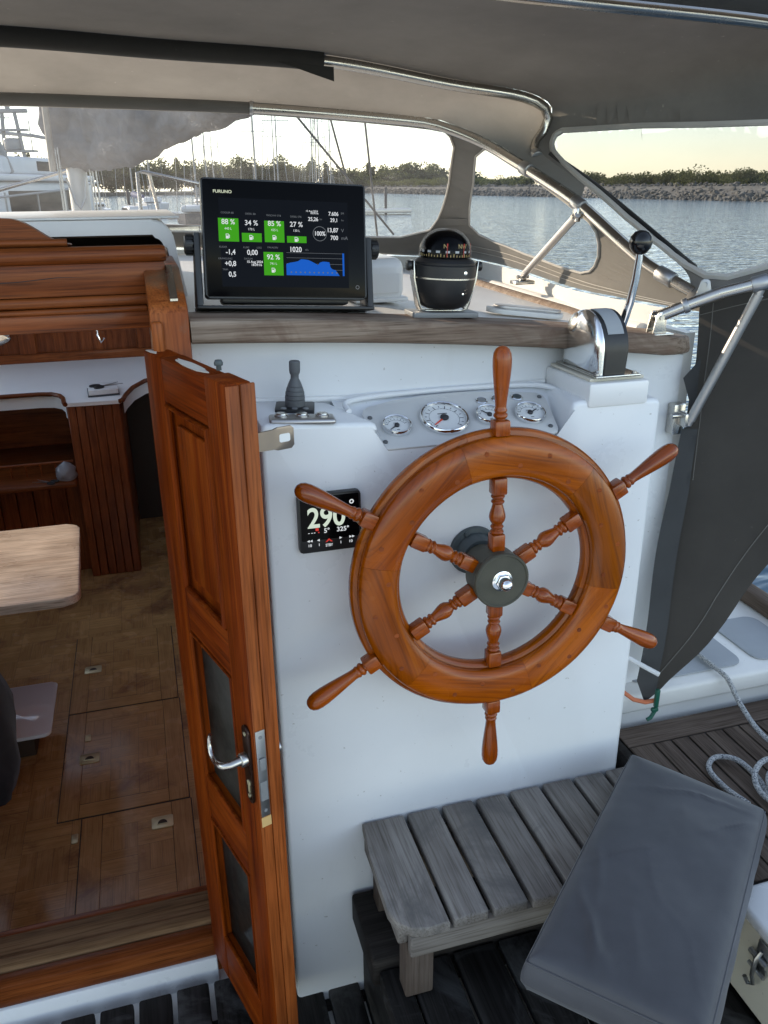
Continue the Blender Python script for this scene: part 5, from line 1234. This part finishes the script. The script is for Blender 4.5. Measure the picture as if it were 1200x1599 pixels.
# breakwater of loose rocks
rn = random.Random(3); b = MB(); b.mat('rock')
b.rings([[Vector((86, y, -1.4)), Vector((93, y, 1.25)), Vector((99, y, 1.5)), Vector((110, y, -1.4))] for y in range(30, 441, 10)], ring_closed=False, cap=False)
ico = bmesh.new(); bmesh.ops.create_icosphere(ico, subdivisions=1, radius=1); IV = [v.co.copy() for v in ico.verts]; IF = [[v.index for v in f.verts] for f in ico.faces]; ico.free()
for i in range(8000):
    y = 40+380*rn.random()**1.5; t = rn.random(); x = 85.3+10.5*t+rn.uniform(-.5, .5); z = -1.15+2.75*t; s = rn.uniform(.22, .50)*(1.5 if rn.random() < .1 else 1)
    M = Matrix.Translation((x, y, z)) @ Matrix.Rotation(rn.random()*6, 4, Vector((rn.random(), rn.random(), rn.random()+.1)).normalized()) @ Matrix.Diagonal((s, s*rn.uniform(.6, 1.4), s*rn.uniform(.5, .9), 1))
    vs = [b.bm.verts.new(M @ (v*rn.uniform(.75, 1.15))) for v in IV]
    for f in IF: b.bm.faces.new([vs[k] for k in f])
o = b.build('breakwater', 'rock', smooth=0, recalc=False); tag(o, 'grey rock breakwater across the water with shrubs along its top', 'breakwater', kind='stuff')
b = MB()
for i in range(150):
    y = 50+400*(i/150)**1.35+rn.uniform(-2, 2); h = rn.uniform(1.1, 1.9)*(1+.35*mnoise.noise(Vector((y*.04, 0, 0)))); crown(b, (rn.uniform(97, 108), y, 1.5+h*.5), rn.uniform(2.4, 4.2), h, 900, .17, i)
tag(b.build('shrubs', 'bank_leaf', smooth=0, recalc=False), 'low green shrubs growing along the top of the breakwater', 'shrubs', kind='stuff')
b = MB()
for i in range(150):
    t = i/150; x = -130+270*t; y = 330+60*math.sin(t*3)+rn.uniform(-12, 12)-40*(t < .5); h = (rn.uniform(4.5, 7.5)-1.5*(t > .78))*(1+.25*mnoise.noise(Vector((x*.03, 2, 0))))
    tall = rn.random() < .10; crown(b, (x, y, h*(1.0 if not tall else 1.15)-.6), (2.2 if tall else rn.uniform(4.5, 7.0)), h*(1.25 if tall else .95), 1100, .40, 500+i)
tag(b.build('wooded_shore', 'wood_leaf', smooth=0, recalc=False), 'dark green wooded shore on the far side of the marina', 'woods', kind='stuff')
b = MB(); b.box(-160, 150, 318, 420, -1.2, .2, .0); tag(b.build('far_shore', 'rock', smooth=0), kind='structure')
b = MB(); b.cyl((26.3, 70, -2), (26.3, 70, 1.95), .13, n=10); tag(b.build('mooring_pile', 'hull_dark'), 'single dark mooring pile standing in the open water', 'pile')

# moored sailing boats
def hull_mb(L, B_, H, dz=0):
    b = MB(); secs = []
    for i in range(13):
        t = i/12; wd = B_/2*(1-abs(2*t-.85)**2.6*.9)*(1 if t < 1 else .03); wd = max(wd, .03); sh = H*(.9+.25*(t-.4)**2)
        y = -L/2+L*t
        secs.append([Vector((-wd, y, sh)), Vector((-wd*.92, y, sh*.4)), Vector((-wd*.6, y, -.25)), Vector((wd*.6, y, -.25)), Vector((wd*.92, y, sh*.4)), Vector((wd, y, sh))])
    b.rings(secs); return b
def sailboat(label, loc, rz, L, dark, cover):
    t = thing('sailing_boat', label, 'sailing boat', loc, (0, 0, rz), 'sailing boats moored in the marina')
    hull_mb(L, L*.31, L*.105).build('hull', 'hull_dark' if dark else 'hull_white', t, smooth=50)
    b = MB(); b.mat('hull_white').box(-L*.09, L*.09, -L*.15, L*.22, L*.10, L*.145, L*.02); b.mat('boat_glass').box(-L*.091, L*.091, -L*.10, L*.15, L*.115, L*.132); b.build('cabin', None, t)
    b = MB(); b.cyl((0, L*.08, L*.12), (0, L*.08, L*1.35), .06, .045, n=8); b.box(-L*.10, L*.10, L*.075, L*.085, L*.72, L*.725); b.box(-L*.075, L*.075, L*.075, L*.085, L*1.0, L*1.005); b.build('mast', 'alloy', t)
    b = MB(); b.tube([(0, L*.07, L*.235), (0, -L*.15, L*.225), (0, -L*.33, L*.22)], [.22, .2, .1], 8); b.build('sail_bundle', cover, t)
    b = MB(); b.tube([(0, L*.49, L*.13), (0, L*.08, L*1.33), (0, -L*.49, L*.12)], .02, 4); b.tube([(-L*.14, L*.07, L*.1), (-L*.10, L*.08, L*.72), (0, L*.08, L*1.3), (L*.10, L*.08, L*.72), (L*.14, L*.07, L*.1)], .018, 4); b.build('rigging', 'alloy', t)
    b = MB(); b.tube([(s*L*.13*(1-.8*abs(k)), L*(.45*k), L*.155) for s in (1,) for k in (-.9, -.4, .1, .6, .95)], .02, 5); b.tube([(-L*.13*(1-.8*abs(k)), L*(.45*k), L*.155) for k in (-.9, -.4, .1, .6, .95)], .02, 5); b.build('guard_wire', 'alloy', t)
spots = [(-7.5, 62, 20, 9.5, 0, 'cover_blue'), (-3.2, 70, -15, 10.5, 0, 'sail_cover'), (.5, 66, 10, 9, 0, 'cover_blue'), (4.6, 60, 165, 10, 1, 'sail_cover'), (7.0, 78, 10, 11, 0, 'sail_cover'), (9.6, 68, -10, 9, 0, 'cover_blue'), (12.4, 74, 170, 10.5, 0, 'sail_cover'), (14.6, 88, 5, 10, 0, 'cover_blue'), (17.8, 84, 15, 9, 0, 'sail_cover'), (20.5, 96, -5, 10.5, 1, 'sail_cover'), (23.6, 108, 10, 10, 0, 'cover_blue'), (27, 118, 170, 9.5, 0, 'sail_cover'), (2.4, 96, 0, 11, 0, 'sail_cover'), (10.8, 112, 10, 10, 0, 'cover_blue'), (32, 150, 20, 10, 0, 'sail_cover'), (37, 168, 100, 11, 0, 'sail_cover')]
words = ['leftmost moored sailing boat, blue sail cover, right of the motor yacht', 'white sailing boat with grey sail cover moored left of the mast', 'small white sailing boat with blue cover moored behind the mast', 'dark hulled sailing boat moored nearest, under the grey sail cover', 'tall white sailing boat moored just right of the dark hulled one', 'small white sailing boat with blue cover left of the chart plotter top', 'white sailing boat with grey cover above the plotter left corner', 'white sailing boat with blue cover above the plotter middle', 'small white sailing boat with grey cover above the plotter middle', 'dark hulled sailing boat farther out above the chart plotter', 'white sailing boat with blue cover above the plotter right half', 'white sailing boat with grey cover above the plotter right corner', 'distant tall white sailing boat between the nearer masts at left', 'distant white sailing boat with blue cover in the second row', 'far white sailing boat moored right of the rest before the woods', 'farthest white sailing boat lying broadside near the open water']
for (x, y, rz, L, dk, cv), wd in zip(spots, words): sailboat(wd, (x, y, -.75), R(rz), L, dk, cv)
pn = thing('pontoon', 'low grey floating pontoon between the moored boats', 'pontoon', (8, 80, -.75))
b = MB(); b.box(-16, 18, -.9, .9, .12, .5, .03); b.build('deck', 'tube_grey', pn, loc=None)
for k in range(6):
    b = MB(); b.cyl((-14+6*k, 1.05, -1), (-14+6*k, 1.05, 2.4), .14, n=10); b.build('pile', 'hull_dark', pn)

# motor yacht with radar mast at the left
my = thing('motor_yacht', 'white motor yacht with radar mast and dark windows moored at the left', 'motor yacht', (-3.7, 31, -.75), (0, 0, R(-20)))
hull_mb(12, 3.8, 1.75).build('hull', 'hull_white', my, smooth=50)
b = MB(); b.box(-1.55, 1.55, -3.6, 3.2, 1.6, 2.75, .12, 3); b.build('deckhouse', 'hull_white', my)
b = MB(); b.box(-1.57, 1.57, -3.2, 2.4, 1.85, 2.5, .05); 
for y in (-1.4, .4): pass
b.build('side_window', 'boat_glass', my)
b = MB(); b.box(-1.75, 1.75, -4.2, 2.9, 2.76, 2.95, .06, 3); b.box(-1.5, 1.5, -3.2, 1.6, 2.96, 3.45, .10, 3); b.build('flybridge', 'hull_white', my)
b = MB(); b.box(-1.52, 1.52, -1.0, 1.68, 3.05, 3.35, .04); b.build('windscreen', 'boat_glass', my)
b = MB(); b.tube([(-1.45, -2.6, 3.0), (-1.35, -3.2, 4.2), (-1.1, -3.4, 4.55), (1.1, -3.4, 4.55), (1.35, -3.2, 4.2), (1.45, -2.6, 3.0)], .09, 10); b.tube([(-1.4, -2.5, 4.3), (.0, 2.2, 4.25), (1.4, 2.0, 4.0), (1.45, 2.0, 3.2)], .06, 8); b.build('arch', 'alloy', my)
b = MB(); b.tube([(-.35, -3.4, 4.5), (-.2, -3.4, 6.2)], .06, 8); b.tube([(.35, -3.4, 4.5), (.2, -3.4, 6.2)], .06, 8); b.box(-.7, .7, -3.55, -3.25, 5.1, 5.16); b.box(-.5, .5, -3.55, -3.25, 5.7, 5.76); b.box(-.6, .6, -3.5, -3.3, 6.2, 6.32, .04); b.cyl((0, -3.4, 5.16), (0, -3.4, 5.5), .26, n=16, bev=.05); b.cyl((-.55, -3.4, 5.16), (-.55, -3.4, 6.4), .018, n=6); b.cyl((.6, -3.4, 5.16), (.6, -3.4, 6.0), .018, n=6); b.cyl((0, -3.4, 6.3), (0, -3.4, 6.7), .08, n=8); bmesh.ops.translate(b.bm, vec=(.85, 2.4, -1.5), verts=b.bm.verts); b.build('radar_mast', 'alloy', my)
b = MB(); b.tube([(-1.85, -5, 2.3), (-1.85, 0, 2.5), (-1.4, 4, 2.75), (0, 6.1, 2.95)], .035, 6); b.tube([(1.85, -5, 2.3), (1.85, 0, 2.5), (1.4, 4, 2.75), (0, 6.1, 2.95)], .035, 6)
for y, x in ((-4, 1.85), (-2, 1.85), (0, 1.85), (2, 1.68), (4, 1.4)): b.tube([(x, y, 1.7), (x, y, 2.45+.06*max(0, y))], .028, 6); b.tube([(-x, y, 1.7), (-x, y, 2.45+.06*max(0, y))], .028, 6)
b.build('railing', 'alloy', my)
